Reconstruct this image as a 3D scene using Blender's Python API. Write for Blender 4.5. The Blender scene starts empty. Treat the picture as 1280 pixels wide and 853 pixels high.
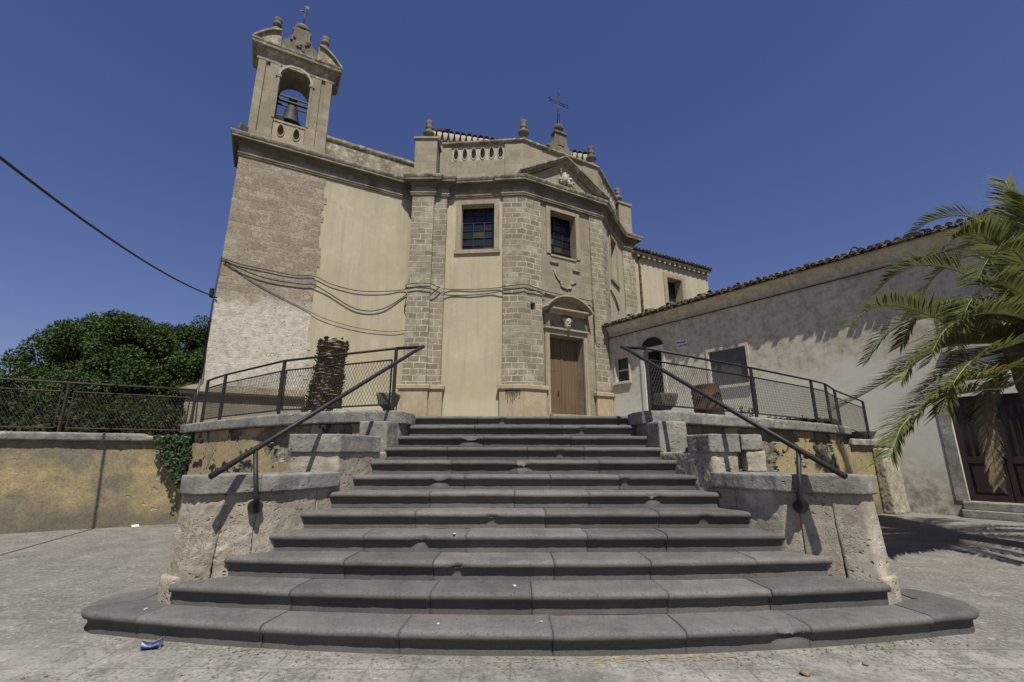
import bpy, bmesh, math, random
from mathutils import Vector, Matrix, noise as mnoise
R = math.radians
random.seed(7)
S = bpy.context.scene
COL = S.collection

# ------------------------------------------------------------------ camera, sky, sun, exposure
cam_d = bpy.data.cameras.new('camera'); cam = bpy.data.objects.new('camera', cam_d); COL.objects.link(cam)
cam.location = (0, 0, 1.40); cam.rotation_euler = (R(90 + 14.0), 0, 0)
cam_d.lens = 16.0; cam_d.sensor_width = 36.0; cam_d.clip_start = 0.05; cam_d.clip_end = 3000
S.camera = cam
SUN_EL, SUN_AZ = 60.0, 13.0            # the sun stands behind the camera, a little to its right
W = bpy.data.worlds.new('World'); S.world = W; W.use_nodes = True
wn = W.node_tree
for n in list(wn.nodes): wn.nodes.remove(n)
sky = wn.nodes.new('ShaderNodeTexSky'); sky.sky_type = 'NISHITA'; sky.sun_disc = False
sky.sun_elevation = R(SUN_EL); sky.sun_rotation = R(180 - SUN_AZ)
sky.altitude = 2500; sky.air_density = 2.0; sky.dust_density = 0.0; sky.ozone_density = 10.0
bg = wn.nodes.new('ShaderNodeBackground'); bg.inputs['Strength'].default_value = 0.0495
wo = wn.nodes.new('ShaderNodeOutputWorld')
tint = wn.nodes.new('ShaderNodeMix'); tint.data_type = 'RGBA'; tint.blend_type = 'MULTIPLY'; tint.inputs[0].default_value = 1.0
tint.inputs[7].default_value = (1.16, 0.90, 1.125, 1)          # white balance of the photograph's deep polarised sky
wn.links.new(sky.outputs[0], tint.inputs[6]); wn.links.new(tint.outputs[2], bg.inputs[0]); wn.links.new(bg.outputs[0], wo.inputs[0])
sl = bpy.data.lights.new('sun', 'SUN'); sl.energy = 5.0; sl.angle = R(0.5); sl.color = (1.0, 0.965, 0.88)
sun = bpy.data.objects.new('sun', sl); COL.objects.link(sun); sun.location = (6, -10, 30)
sd = Vector((math.sin(R(SUN_AZ)) * math.cos(R(SUN_EL)), -math.cos(R(SUN_AZ)) * math.cos(R(SUN_EL)), math.sin(R(SUN_EL))))
sun.rotation_euler = sd.to_track_quat('Z', 'Y').to_euler()
S.view_settings.view_transform = 'Standard'; S.view_settings.look = 'None'
S.view_settings.exposure = 0.35; S.view_settings.gamma = 1.0; S.view_settings.use_curve_mapping = False

# ------------------------------------------------------------------ material helpers
ALB = (.69, .69, .64)        # overall reflectance level of the sun-bleached surfaces
class NT:
    def __init__(s, name, rough=0.9, spec=0.25, metal=0.0):
        s.m = bpy.data.materials.new(name); s.m.use_nodes = True
        s.t = s.m.node_tree; s.b = s.t.nodes['Principled BSDF']
        s.b.inputs['Roughness'].default_value = rough; s.b.inputs['Metallic'].default_value = metal
        s.b.inputs['Specular IOR Level'].default_value = spec
        s._pos = s.t.nodes.new('ShaderNodeNewGeometry').outputs['Position']
        s._uv = None
    def n(s, ty): return s.t.nodes.new(ty)
    def l(s, a, b): s.t.links.new(a, b)
    def put(s, v, sock):
        if hasattr(v, 'is_output'): s.l(v, sock)
        elif isinstance(v, (tuple, list)) and len(v) == 3 and sock.type == 'RGBA': sock.default_value = (*v, 1)
        else: sock.default_value = v
    def vec(s, scale=(1, 1, 1), uv=False, loc=(0, 0, 0)):
        mp = s.n('ShaderNodeMapping'); mp.inputs['Scale'].default_value = scale; mp.inputs['Location'].default_value = loc
        if uv:
            if s._uv is None: s._uv = s.n('ShaderNodeUVMap').outputs[0]
            s.l(s._uv, mp.inputs[0])
        else: s.l(s._pos, mp.inputs[0])
        return mp.outputs[0]
    def noise(s, scale, detail=6, rough=0.6, vec=None, dist=0.0):
        x = s.n('ShaderNodeTexNoise'); x.inputs['Scale'].default_value = scale; x.inputs['Detail'].default_value = detail
        x.inputs['Roughness'].default_value = rough; x.inputs['Distortion'].default_value = dist
        s.l(vec if vec is not None else s._pos, x.inputs['Vector']); return x.outputs['Fac']
    def voro(s, scale, vec=None, feature='F1', out='Distance', rnd=1.0):
        x = s.n('ShaderNodeTexVoronoi'); x.feature = feature; x.inputs['Scale'].default_value = scale
        x.inputs['Randomness'].default_value = rnd
        s.l(vec if vec is not None else s._pos, x.inputs['Vector']); return x.outputs[out]
    def ramp(s, f, stops, interp='LINEAR'):
        x = s.n('ShaderNodeValToRGB'); x.color_ramp.interpolation = interp; e = x.color_ramp.elements
        while len(e) < len(stops): e.new(0.5)
        for i, (p, c) in enumerate(stops):
            e[i].position = p
            e[i].color = (*c, 1) if isinstance(c, (tuple, list)) else (c, c, c, 1)
        s.l(f, x.inputs[0]); return x.outputs[0]
    def mix(s, f, a, b, mode='MIX'):
        x = s.n('ShaderNodeMix'); x.data_type = 'RGBA'; x.blend_type = mode
        s.put(f, x.inputs[0]); s.put(a, x.inputs[6]); s.put(b, x.inputs[7]); return x.outputs[2]
    def math(s, op, a, b=0.0, c=None, clamp=False):
        x = s.n('ShaderNodeMath'); x.operation = op; x.use_clamp = clamp
        s.put(a, x.inputs[0]); s.put(b, x.inputs[1])
        if c is not None: s.put(c, x.inputs[2])
        return x.outputs[0]
    def sep(s, v):
        x = s.n('ShaderNodeSeparateXYZ'); s.l(v, x.inputs[0]); return x.outputs
    def bump(s, h, strength=0.5, dist=0.02, prev=None):
        x = s.n('ShaderNodeBump'); x.inputs['Strength'].default_value = strength; x.inputs['Distance'].default_value = dist
        s.l(h, x.inputs['Height'])
        if prev is not None: s.l(prev, x.inputs['Normal'])
        return x.outputs[0]
    def fin(s, col, nrm=None, rough=None, bright=True):
        if bright: s.put(s.mix(1.0, col, ALB, 'MULTIPLY'), s.b.inputs['Base Color'])
        else: s.put(col, s.b.inputs['Base Color'])
        if nrm is not None: s.l(nrm, s.b.inputs['Normal'])
        if rough is not None: s.put(rough, s.b.inputs['Roughness'])
        return s.m
    def brick(s, vec, w, h, mortar, smooth=0.1, off=0.5):
        x = s.n('ShaderNodeTexBrick'); x.offset = off; x.squash = .72 if off else 1.0; x.squash_frequency = 3
        x.inputs['Scale'].default_value = 1.0; x.inputs['Brick Width'].default_value = w; x.inputs['Row Height'].default_value = h
        x.inputs['Mortar Size'].default_value = mortar; x.inputs['Mortar Smooth'].default_value = smooth
        x.inputs['Color1'].default_value = (0, 0, 0, 1); x.inputs['Color2'].default_value = (1, 1, 1, 1)
        x.inputs['Mortar'].default_value = (.5, .5, .5, 1)
        s.l(vec, x.inputs['Vector']); return x.outputs['Color'], x.outputs['Fac']
    def warp(s, vec, scale, amt):
        x = s.n('ShaderNodeTexNoise'); x.inputs['Scale'].default_value = scale; x.inputs['Detail'].default_value = 3
        s.l(vec, x.inputs['Vector'])
        a = s.n('ShaderNodeVectorMath'); a.operation = 'MULTIPLY_ADD'
        s.l(x.outputs['Color'], a.inputs[0]); a.inputs[1].default_value = (amt, amt, amt); s.l(vec, a.inputs[2])
        return a.outputs[0]

def flat(name, col, rough=0.7, metal=0.0, spec=0.3, var=0.25, scale=8, bump=0.15):
    t = NT(name, rough, spec, metal); f = t.noise(scale, 6, .65)
    c = t.mix(t.ramp(f, [(.3, 0.0), (.7, 1.0)]), tuple(x * (1 - var) for x in col), tuple(min(1, x * (1 + var)) for x in col))
    return t.fin(c, t.bump(t.noise(scale * 6, 4), bump, .004))

MT = {}
def make_materials():
    # cream stucco with rain streaks
    t = NT('cream_stucco', .92, .15)
    big = t.noise(.55, 5, .6); fine = t.noise(9, 8, .7)
    c = t.mix(t.ramp(big, [(.3, 0.0), (.7, 1.0)]), (.48, .425, .305), (.58, .525, .40))
    c = t.mix(t.ramp(fine, [(.35, .0), (.75, .4)]), c, (.48, .40, .27))
    st = t.noise(1.0, 5, .7, t.vec((4.5, 4.5, .22)))
    c = t.mix(t.ramp(st, [(.50, 0.0), (.70, .6)]), c, (.37, .335, .27))
    c = t.mix(t.ramp(t.noise(1.4, 7, .7), [(.54, 0.0), (.66, .45)]), c, (.64, .585, .46))
    c = t.mix(t.ramp(t.noise(2.3, 8, .75), [(.36, .45), (.44, 0.0)]), c, (.42, .375, .30))
    z = t.sep(t._pos)[2]
    bd = t.n('ShaderNodeMapRange'); t.l(t.math('MULTIPLY_ADD', t.noise(1.5, 5), 1.2, z), bd.inputs[0]); bd.inputs[1].default_value = 3.9; bd.inputs[2].default_value = 4.3; bd.inputs[3].default_value = .45; bd.inputs[4].default_value = 0
    c = t.mix(bd.outputs[0], c, (.60, .545, .42))
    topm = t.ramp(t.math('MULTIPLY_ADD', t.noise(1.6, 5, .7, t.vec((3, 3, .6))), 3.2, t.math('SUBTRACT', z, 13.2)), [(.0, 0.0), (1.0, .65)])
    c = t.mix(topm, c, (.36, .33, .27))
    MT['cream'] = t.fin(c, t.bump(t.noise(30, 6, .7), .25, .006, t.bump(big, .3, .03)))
    # ashlar with pale mortar, per-block tone, patches of limewash
    def ashlar(name, w, h, a, b, mortar, wash=.5, mort=.016):
        t = NT(name, .92, .15)
        v = t.warp(t.warp(t.vec((1, 1, 1), uv=True), .9, .16), 5, .035)
        bc, bf = t.brick(v, w, h, mort, .25)
        pits = t.voro(38, None); pitm = t.ramp(pits, [(.0, 1.0), (.22, 0.0)])
        pn = t.ramp(t.noise(3, 4), [(.45, 0.0), (.62, 1.0)])
        pitm = t.math('MULTIPLY', pitm, pn)
        bl = t.ramp(bc, [(0, a), (.5, tuple((p + q) / 2 for p, q in zip(a, b))), (1, b)])
        n1 = t.noise(14, 8, .7)
        bl = t.mix(t.ramp(n1, [(.3, 0.0), (.75, .55)]), bl, tuple(x * .62 for x in a))
        bl = t.mix(t.ramp(t.noise(1.3, 6, .65), [(.5, 0.0), (.68, wash)]), bl, (.62, .58, .49))
        bl = t.mix(pitm, bl, tuple(x * .4 for x in a))
        mf = t.math('MULTIPLY', bf, t.ramp(t.noise(5, 5, .6), [(.3, .2), (.6, 1.0)]))
        c = t.mix(mf, bl, t.mix(t.ramp(t.noise(.75, 5, .65), [(.42, 0.0), (.58, 1.0)]), tuple(x * .62 for x in mortar), mortar))
        h_ = t.math('SUBTRACT', t.math('MULTIPLY', n1, .5), t.math('MULTIPLY', bf, .35))
        h_ = t.math('SUBTRACT', h_, t.math('MULTIPLY', pitm, .5))
        return t.fin(c, t.bump(h_, .6, .035))
    MT['ashlar'] = ashlar('ashlar_blocks', .47, .25, (.25, .215, .16), (.40, .345, .265), (.62, .57, .48), .6, .022)
    MT['ashlar_plain'] = ashlar('plain_ashlar', .55, .27, (.31, .265, .2), (.41, .355, .27), (.37, .32, .25), .3, .008)
    MT['ashlar_attic'] = ashlar('attic_blocks', .6, .34, (.34, .295, .225), (.45, .395, .305), (.40, .35, .27), .25, .008)
    # tower rubble: brown eroded above, limewashed below, fade line in metres of height
    t = NT('tower_stone', .94, .12)
    v = t.warp(t.warp(t.vec((1, 1, 1), uv=True), 1.1, .16), 6, .05)
    bc, bf = t.brick(v, .46, .235, .010, .5)
    hol = t.math('MULTIPLY', t.ramp(t.voro(7.5, t.warp(t._pos, 4, .2)), [(.10, 1.0), (.2, 0.0)]), t.ramp(t.noise(1.3, 4), [(.46, 0.0), (.58, .8)]))
    n1 = t.noise(10, 9, .75); n2 = t.noise(1.1, 6, .6)
    c = t.ramp(bc, [(0, (.36, .30, .24)), (.6, (.46, .39, .31)), (1, (.56, .49, .405))])
    c = t.mix(t.ramp(n1, [(.35, .75), (.62, 0.0)]), c, (.20, .165, .125))
    c = t.mix(t.ramp(n2, [(.55, 0.0), (.7, .55)]), c, (.47, .43, .36))
    c = t.mix(t.math('MULTIPLY', bf, .16), c, (.17, .14, .11))
    c = t.mix(t.ramp(t.noise(3.5, 8, .75, t.vec((1, 1, 1.8))), [(.5, 0.0), (.62, .4)]), c, (.25, .205, .16))
    c = t.mix(t.ramp(t.noise(22, 6, .8), [(.55, 0.0), (.66, .7)]), c, (.60, .53, .45))
    c = t.mix(t.ramp(t.noise(26, 6, .8, t.vec((1, 1, 1.5), loc=(3, 1, 2))), [(.36, .75), (.45, 0.0)]), c, (.15, .12, .095))
    odd = t.ramp(t.voro(1.05, t.vec((1, 1.9, 1), uv=True), out='Color'), [(.0, 1.0), (.1, 0.0)])
    c = t.mix(t.math('MULTIPLY', odd, .5), c, (.52, .46, .36))
    z = t.sep(t._pos)[2]
    lo = t.math('MULTIPLY_ADD', t.noise(1.6, 7, .7), 2.0, z)
    lom = t.ramp(t.math('SUBTRACT', lo, 7.1), [(.3, 1.0), (.85, 0.0)])
    white = t.mix(t.ramp(t.noise(5, 8, .75), [(.42, .0), (.66, 1.0)]), (.74, .69, .62), (.46, .40, .335))
    white = t.mix(t.ramp(t.voro(22), [(.05, .8), (.2, 0.0)]), white, (.24, .2, .16))
    lowfade = t.ramp(t.math('MULTIPLY_ADD', t.noise(1.5, 4), 1.6, z), [(.0, 0.0), (1.0, 1.0)])
    c = t.mix(t.math('MULTIPLY', lom, .92), c, white)
    c = t.mix(hol, c, (.16, .13, .10))
    hb = t.math('SUBTRACT', t.math('ADD', n1, t.math('MULTIPLY', n2, .4)), t.math('MULTIPLY', bf, .2))
    hb = t.math('SUBTRACT', hb, t.math('MULTIPLY', hol, .6))
    MT['tower'] = t.fin(c, t.bump(hb, .7, .045))
    # dressed stone for cornices and frames, dark lichen on upward faces and ledges
    def dressed(name, base, dark, lichen=.6):
        t = NT(name, .92, .15)
        n1 = t.noise(4, 8, .7); n2 = t.noise(1.2, 5, .6)
        c = t.mix(t.ramp(n1, [(.35, 0.0), (.7, 1.0)]), tuple(x * .8 for x in base), tuple(x * 1.12 for x in base))
        c = t.mix(t.ramp(n2, [(.45, 0.0), (.7, lichen)]), c, dark)
        up = t.n('ShaderNodeSeparateXYZ'); t.l(t.n('ShaderNodeNewGeometry').outputs['Normal'], up.inputs[0])
        um = t.math('MULTIPLY', t.ramp(up.outputs[2], [(.5, 0.0), (.9, .8)]), t.ramp(t.noise(6, 5), [(.3, 1.0), (.65, .2)]))
        c = t.mix(um, c, (.10, .09, .075))
        st = t.noise(1.0, 5, .7, t.vec((7, 7, .5)))
        c = t.mix(t.ramp(st, [(.52, 0.0), (.7, .55)]), c, tuple(x * .5 for x in base))
        if name.startswith('weathered'):      # shade under the ledge painted as a dark band, with ragged stains
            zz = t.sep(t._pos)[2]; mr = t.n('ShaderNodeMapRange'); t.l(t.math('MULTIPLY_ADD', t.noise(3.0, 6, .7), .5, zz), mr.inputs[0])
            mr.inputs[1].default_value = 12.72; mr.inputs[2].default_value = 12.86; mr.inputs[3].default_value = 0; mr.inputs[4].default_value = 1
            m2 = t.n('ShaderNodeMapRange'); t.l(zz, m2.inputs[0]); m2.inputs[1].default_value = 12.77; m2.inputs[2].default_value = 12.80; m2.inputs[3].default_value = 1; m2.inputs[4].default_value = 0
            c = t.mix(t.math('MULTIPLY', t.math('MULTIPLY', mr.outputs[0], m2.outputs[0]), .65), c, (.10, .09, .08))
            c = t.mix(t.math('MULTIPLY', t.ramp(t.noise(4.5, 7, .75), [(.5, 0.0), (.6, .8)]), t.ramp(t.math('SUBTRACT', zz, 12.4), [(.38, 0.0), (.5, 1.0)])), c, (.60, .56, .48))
        return t.fin(c, t.bump(t.noise(18, 8, .7), .5, .02))
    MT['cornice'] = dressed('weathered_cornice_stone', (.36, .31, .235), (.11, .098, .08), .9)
    MT['frame'] = dressed('window_frame_stone', (.42, .36, .27), (.28, .24, .18), .5)
    MT['portal'] = dressed('portal_stone', (.47, .40, .30), (.33, .28, .21), .4)
    MT['finial'] = dressed('finial_stone', (.25, .225, .18), (.09, .08, .065), .9)
    MT['plinth'] = dressed('plinth_stone', (.50, .41, .30), (.34, .27, .18), .55)
    MT['carved'] = dressed('pale_carved_stone', (.55, .50, .41), (.3, .26, .2), .4)
    MT['sculpt'] = flat('worn_sculpture_stone', (.50, .47, .41), .9)
    # dark lava stone steps
    for lv_name, lv in (('lava', (1, 1, 1)), ('lava_dark', (.80, .80, .81)), ('lava_light', (1.14, 1.13, 1.12))):
        t = NT('lava_stone', .8, .28)
        n1 = t.noise(55, 6, .8); n2 = t.noise(1.7, 6, .65); n3 = t.noise(7, 6, .7)
        c = t.mix(t.ramp(n2, [(.3, 0.0), (.7, 1.0)]), (.112, .104, .104), (.190, .178, .177))
        c = t.mix(t.ramp(n3, [(.4, 0.0), (.75, .6)]), c, (.19, .18, .18))
        c = t.mix(t.ramp(n1, [(.38, .6), (.48, 0.0)]), c, (.04, .035, .036))
        c = t.mix(t.ramp(n1, [(.58, 0.0), (.66, .45)]), c, (.30, .28, .275))
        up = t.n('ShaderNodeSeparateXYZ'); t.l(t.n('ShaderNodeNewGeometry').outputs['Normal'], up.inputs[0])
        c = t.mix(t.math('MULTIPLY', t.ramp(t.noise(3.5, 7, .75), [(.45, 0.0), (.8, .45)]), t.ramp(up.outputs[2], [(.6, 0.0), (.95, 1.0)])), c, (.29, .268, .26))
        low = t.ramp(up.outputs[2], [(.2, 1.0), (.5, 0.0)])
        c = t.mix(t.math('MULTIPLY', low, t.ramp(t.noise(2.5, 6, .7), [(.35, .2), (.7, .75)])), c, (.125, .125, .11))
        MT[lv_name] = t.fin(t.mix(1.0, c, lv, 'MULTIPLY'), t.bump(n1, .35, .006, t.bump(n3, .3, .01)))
    # pitted limestone of the cheek walls
    def lime(name, a, b, dk, pit=1.0):
        t = NT(name, .93, .15)
        n1 = t.noise(5, 8, .7); n2 = t.noise(1.3, 5, .6)
        c = t.mix(t.ramp(n2, [(.3, 0.0), (.7, 1.0)]), a, b)
        c = t.mix(t.ramp(n1, [(.38, .65), (.58, 0.0)]), c, dk)
        pv = t.warp(t._pos, 6, .12)
        vo = t.voro(17, pv); pm = t.math('MULTIPLY', t.ramp(vo, [(.08, 1.0), (.26, 0.0)]), t.ramp(t.noise(2.1, 4), [(.46, 0.0), (.6, pit)]))
        fp = t.math('MULTIPLY', t.ramp(t.voro(60), [(.1, 1.0), (.3, 0.0)]), t.ramp(t.noise(4, 4), [(.45, 0.0), (.6, .7 * pit)]))
        pm = t.math('MAXIMUM', pm, fp)
        c = t.mix(t.math('MULTIPLY', pm, .8), c, tuple(x * .45 for x in dk))
        st = t.noise(1.0, 5, .7, t.vec((9, 9, .7)))
        c = t.mix(t.ramp(st, [(.5, 0.0), (.72, .5)]), c, dk)
        h = t.math('SUBTRACT', t.math('MULTIPLY', n1, .6), t.math('MULTIPLY', pm, .9))
        c = t.mix(t.ramp(t.noise(2.6, 7, .7), [(.56, 0.0), (.66, .7)]), c, tuple(min(.8, x * 1.25) for x in b))
        h = t.math('ADD', h, t.math('MULTIPLY', t.noise(70, 5, .8), .25))
        return t.fin(c, t.bump(h, .9, .035))
    MT['lime'] = lime('pitted_limestone', (.44, .385, .315), (.60, .545, .47), (.30, .25, .195), 1.0)
    MT['lime_grey'] = lime('grey_limestone', (.29, .27, .24), (.42, .395, .35), (.17, .155, .135), .7)
    MT['coping'] = lime('grey_coping_stone', (.29, .28, .268), (.43, .415, .39), (.15, .145, .138), .5)
    # yellow peeling plaster
    def plaster(name, y1, y2, g1, g2, lo, hi):
        t = NT(name, .94, .12)
        n = t.noise(1.0, 7, .62, t.vec((1, 1, .8))); n1 = t.noise(7, 8, .7); fine = t.noise(24, 6, .75)
        yel = t.mix(t.ramp(n1, [(.3, 0.0), (.7, 1.0)]), y1, y2)
        gr = t.mix(t.ramp(n1, [(.3, 0.0), (.7, 1.0)]), g1, g2)
        c = t.mix(t.ramp(n, [(lo, 0.0), (hi, 1.0)]), gr, yel)
        z = t.sep(t._pos)[2]
        bm_ = t.ramp(t.math('MULTIPLY_ADD', t.noise(1.8, 5), .9, z), [(.55, .85), (.95, 0.0)])
        c = t.mix(bm_, c, g1)
        c = t.mix(t.ramp(fine, [(.38, .5), (.52, 0.0)]), c, tuple(x * .55 for x in g1))
        hole = t.math('MULTIPLY', t.ramp(t.voro(3.2, t.warp(t._pos, 5, .25)), [(.1, 1.0), (.16, 0.0)]), t.ramp(t.noise(.9, 3), [(.48, 0.0), (.56, 1.0)]))
        c = t.mix(t.math('MULTIPLY', hole, .75), c, (.42, .38, .32))
        h = t.math('SUBTRACT', t.math('ADD', t.math('MULTIPLY', n1, .5), t.math('MULTIPLY', fine, .3)), t.math('MULTIPLY', hole, .9))
        return t.fin(c, t.bump(h, .7, .025))
    MT['yellow'] = plaster('yellow_plaster', (.40, .305, .15), (.53, .43, .25), (.19, .165, .13), (.30, .265, .21), .43, .62)
    MT['yellow_clean'] = plaster('ochre_plaster_patch', (.44, .335, .185), (.53, .425, .26), (.30, .245, .17), (.36, .30, .22), .3, .5)
    MT['rubble'] = lime('bare_rubble', (.24, .21, .17), (.36, .315, .255), (.12, .10, .08))
    # paving: worn grey concrete with a grid scored into it
    t = NT('scored_concrete', .9, .2)
    n1 = t.noise(.55, 7, .6); n2 = t.noise(3.2, 8, .75); n3 = t.noise(30, 5, .8)
    c = t.mix(t.ramp(n1, [(.32, 0.0), (.68, 1.0)]), (.188, .177, .170), (.285, .269, .259))
    y_ = t.sep(t._pos)[1]
    front = t.ramp(t.math('MULTIPLY_ADD', t.noise(.8, 5), 2.6, y_), [(.0, 0.0), (1, 1.0)])
    fr_ = t.n('ShaderNodeMapRange'); t.l(t.math('MULTIPLY_ADD', t.noise(.7, 6, .65), 2.4, y_), fr_.inputs[0])
    fr_.inputs[1].default_value = 4.6; fr_.inputs[2].default_value = 5.6; fr_.inputs[3].default_value = .75; fr_.inputs[4].default_value = 0
    c = t.mix(fr_.outputs[0], c, (.40, .378, .364))
    c = t.mix(t.ramp(n2, [(.40, .75), (.55, 0.0)]), c, (.16, .145, .138))
    c = t.mix(t.ramp(n2, [(.56, 0.0), (.72, .6)]), c, (.50, .475, .455))
    rough = t.ramp(t.noise(1.15, 6, .65, t.vec((1, 1, 1), loc=(5, 3, 0))), [(.40, .22), (.60, 1.0)])
    c = t.mix(t.math('MULTIPLY', rough, t.ramp(n3, [(.40, .9), (.48, 0.0)])), c, (.095, .086, .082))
    c = t.mix(t.math('MULTIPLY', rough, t.ramp(n3, [(.55, 0.0), (.63, .5)])), c, (.52, .485, .465))
    n4 = t.noise(15, 6, .8); c = t.mix(t.ramp(n4, [(.56, 0.0), (.66, .65)]), c, (.56, .53, .51)); c = t.mix(t.ramp(n4, [(.38, .8), (.45, 0.0)]), c, (.12, .108, .102))
    bc, bf = t.brick(t.warp(t.vec((1, 1, 1)), 1.5, .03), .32, .32, .008, .3, 0.0)
    gl = t.math('MULTIPLY', bf, t.ramp(t.noise(1.1, 5, .7), [(.38, .0), (.58, .75)]))
    c = t.mix(gl, c, (.13, .12, .112))
    c = t.mix(t.math('MULTIPLY', t.ramp(bc, [(0, 0.0), (1, 1.0)]), .16), c, (.42, .385, .37))
    c = t.mix(t.ramp(t.noise(.45, 6, .7, t.vec((1, 1, 1), loc=(2, 9, 0))), [(.54, 0.0), (.66, .55)]), c, (.14, .128, .122))
    wl = t.math('MULTIPLY', t.brick(t.warp(t.vec((1, 1, 1), loc=(.3, .2, 0)), 1.5, .05), 1.28, 1.28, .012, .5, 0.0)[1], t.ramp(t.noise(.9, 5, .7), [(.52, 0.0), (.66, .5)]))
    c = t.mix(wl, c, (.42, .40, .38))
    h = t.math('SUBTRACT', t.math('ADD', t.math('MULTIPLY', n2, .5), t.math('MULTIPLY', n3, .35)), t.math('MULTIPLY', gl, .5))
    MT['paving'] = t.fin(c, t.bump(h, .6, .012))
    MT['terrace'] = flat('terrace_paving', (.30, .275, .24), .9, scale=3)
    MT['soil'] = flat('dry_garden_soil', (.10, .085, .06), .95, scale=2)
    # old grey-brown lime render of the low house
    t = NT('old_lime_render', .94, .12)
    n1 = t.noise(.8, 7, .65); n2 = t.noise(5, 8, .7); st = t.noise(1.0, 6, .7, t.vec((5, 5, .35)))
    c = t.mix(t.ramp(n1, [(.35, 0.0), (.65, 1.0)]), (.57, .495, .41), (.74, .69, .62))
    c = t.mix(t.ramp(st, [(.45, 0.0), (.7, .6)]), c, (.76, .715, .65))
    c = t.mix(t.ramp(n2, [(.35, .7), (.55, 0.0)]), c, (.35, .295, .23))
    z = t.sep(t._pos)[2]
    y_ = t.sep(t._pos)[1]
    wh = t.n('ShaderNodeMapRange'); t.l(t.math('MULTIPLY_ADD', t.noise(1.3, 6, .65), 2.2, z), wh.inputs[0])
    wh.inputs[1].default_value = 4.6; wh.inputs[2].default_value = 5.3; wh.inputs[3].default_value = .8; wh.inputs[4].default_value = 0
    c = t.mix(wh.outputs[0], c, (.76, .735, .69))
    lo_ = t.n('ShaderNodeMapRange'); t.l(t.math('MULTIPLY_ADD', t.noise(2.4, 7, .7), 1.6, z), lo_.inputs[0])
    lo_.inputs[1].default_value = 1.0; lo_.inputs[2].default_value = 2.4; lo_.inputs[3].default_value = .85; lo_.inputs[4].default_value = 0
    c = t.mix(lo_.outputs[0], c, t.mix(t.ramp(n2, [(.4, 0.0), (.6, 1.0)]), (.20, .17, .14), (.60, .565, .51)))
    MT['render'] = t.fin(c, t.bump(t.math('ADD', t.math('MULTIPLY', n1, .5), t.math('MULTIPLY', t.noise(16, 7, .75), .35)), .5, .018))
    # roof tiles
    t = NT('old_clay_tile', .9, .15)
    n1 = t.noise(2.6, 6, .7); n2 = t.noise(17, 6, .7)
    c = t.mix(t.ramp(n1, [(.35, 0.0), (.65, 1.0)]), (.10, .075, .055), (.22, .165, .12))
    c = t.mix(t.ramp(n2, [(.45, 0.0), (.62, .85)]), c, (.055, .05, .042))
    c = t.mix(t.ramp(t.noise(5, 4), [(.58, 0.0), (.68, .6)]), c, (.33, .30, .25))
    MT['tile'] = t.fin(c, t.bump(n2, .5, .012))
    MT['mortar'] = flat('eaves_mortar', (.48, .42, .33), .95)
    # wood door
    t = NT('brown_plank_wood', .6, .3)
    g = t.noise(1.0, 7, .65, t.vec((14, 14, .8)))
    c = t.mix(t.ramp(g, [(.3, 0.0), (.7, 1.0)]), (.10, .062, .034), (.185, .12, .068))
    c = t.mix(t.ramp(t.noise(1.0, 4, .6, t.vec((1.5, 1.5, .5))), [(.4, .5), (.65, 0.0)]), c, (.23, .16, .10))
    MT['wood'] = t.fin(c, t.bump(g, .4, .006))
    MT['maroon'] = flat('maroon_paint', (.042, .022, .022), .5, var=.35, scale=5)
    MT['iron'] = flat('dark_painted_iron', (.035, .033, .034), .55, .4, .4, .3, 14)
    MT['rusty'] = flat('rusty_brown_iron', (.062, .045, .038), .7, .2, .3, .35, 18)
    MT['mesh'] = flat('rusty_mesh_wire', (.075, .06, .052), .75, .2, .3, .3, 18)
    MT['galv'] = flat('galvanised_post', (.10, .105, .115), .5, .5, .4, .2, 12)
    MT['rust'] = flat('rusted_drum_steel', (.105, .058, .034), .85, .1, .2, .55, 7)
    MT['bronze'] = flat('dark_bronze', (.022, .022, .021), .7, .2, .5, .3, 8)
    MT['cable'] = flat('weathered_cable', (.07, .065, .06), .8, 0, .2, .2, 10)
    MT['dark'] = flat('dark_interior', (.012, .011, .010), .9)
    MT['whitepaint'] = flat('chalky_white_paint', (.66, .64, .60), .8, var=.15)
    MT['grey_shutter'] = None
    t = NT('grey_slat_shutter', .7, .25)
    z = t.sep(t._pos)[2]
    sl_ = t.math('FRACT', t.math('MULTIPLY', z, 15.0))
    c = t.mix(t.ramp(sl_, [(.0, 0.0), (.2, 1.0), (.9, .8), (1.0, 0.0)]), (.045, .05, .055), (.125, .135, .145))
    c = t.mix(t.ramp(t.noise(3, 6, .7), [(.5, 0.0), (.7, .6)]), c, (.20, .205, .21))
    MT['shutter'] = t.fin(c, t.bump(sl_, .6, .01))
    MT['glass'] = flat('dark_window_glass', (.02, .022, .025), .12, 0, .5, .2, 2, .02)
    for nm, cc in dict(g_blue=(.008, .009, .017), g_green=(.010, .032, .024), g_yellow=(.085, .065, .022), g_purple=(.026, .016, .034), g_red=(.035, .014, .012)).items():
        MT[nm] = flat('stained_glass_' + nm[2:], cc, .25, 0, .5, .3, 3, .05)
    MT['grille'] = flat('window_leading', (.02, .02, .02), .6)
    # vegetation
    def leaf(name, a, b, trans=.25):
        t = NT(name, .62, .25)
        oi = t.noise(1.3, 4, .6); f = t.noise(11, 3)
        c = t.mix(t.ramp(oi, [(.35, 0.0), (.65, 1.0)]), a, b)
        c = t.mix(t.ramp(f, [(.35, .0), (.75, .6)]), c, tuple(x * 1.35 for x in b))
        c = t.mix(1.0, c, (.68, .70, .60), 'MULTIPLY')
        t.put(c, t.b.inputs['Base Color'])
        tr = t.n('ShaderNodeBsdfTranslucent'); t.put(t.mix(.5, c, tuple(min(1, x * 1.6) for x in b)), tr.inputs[0])
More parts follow.
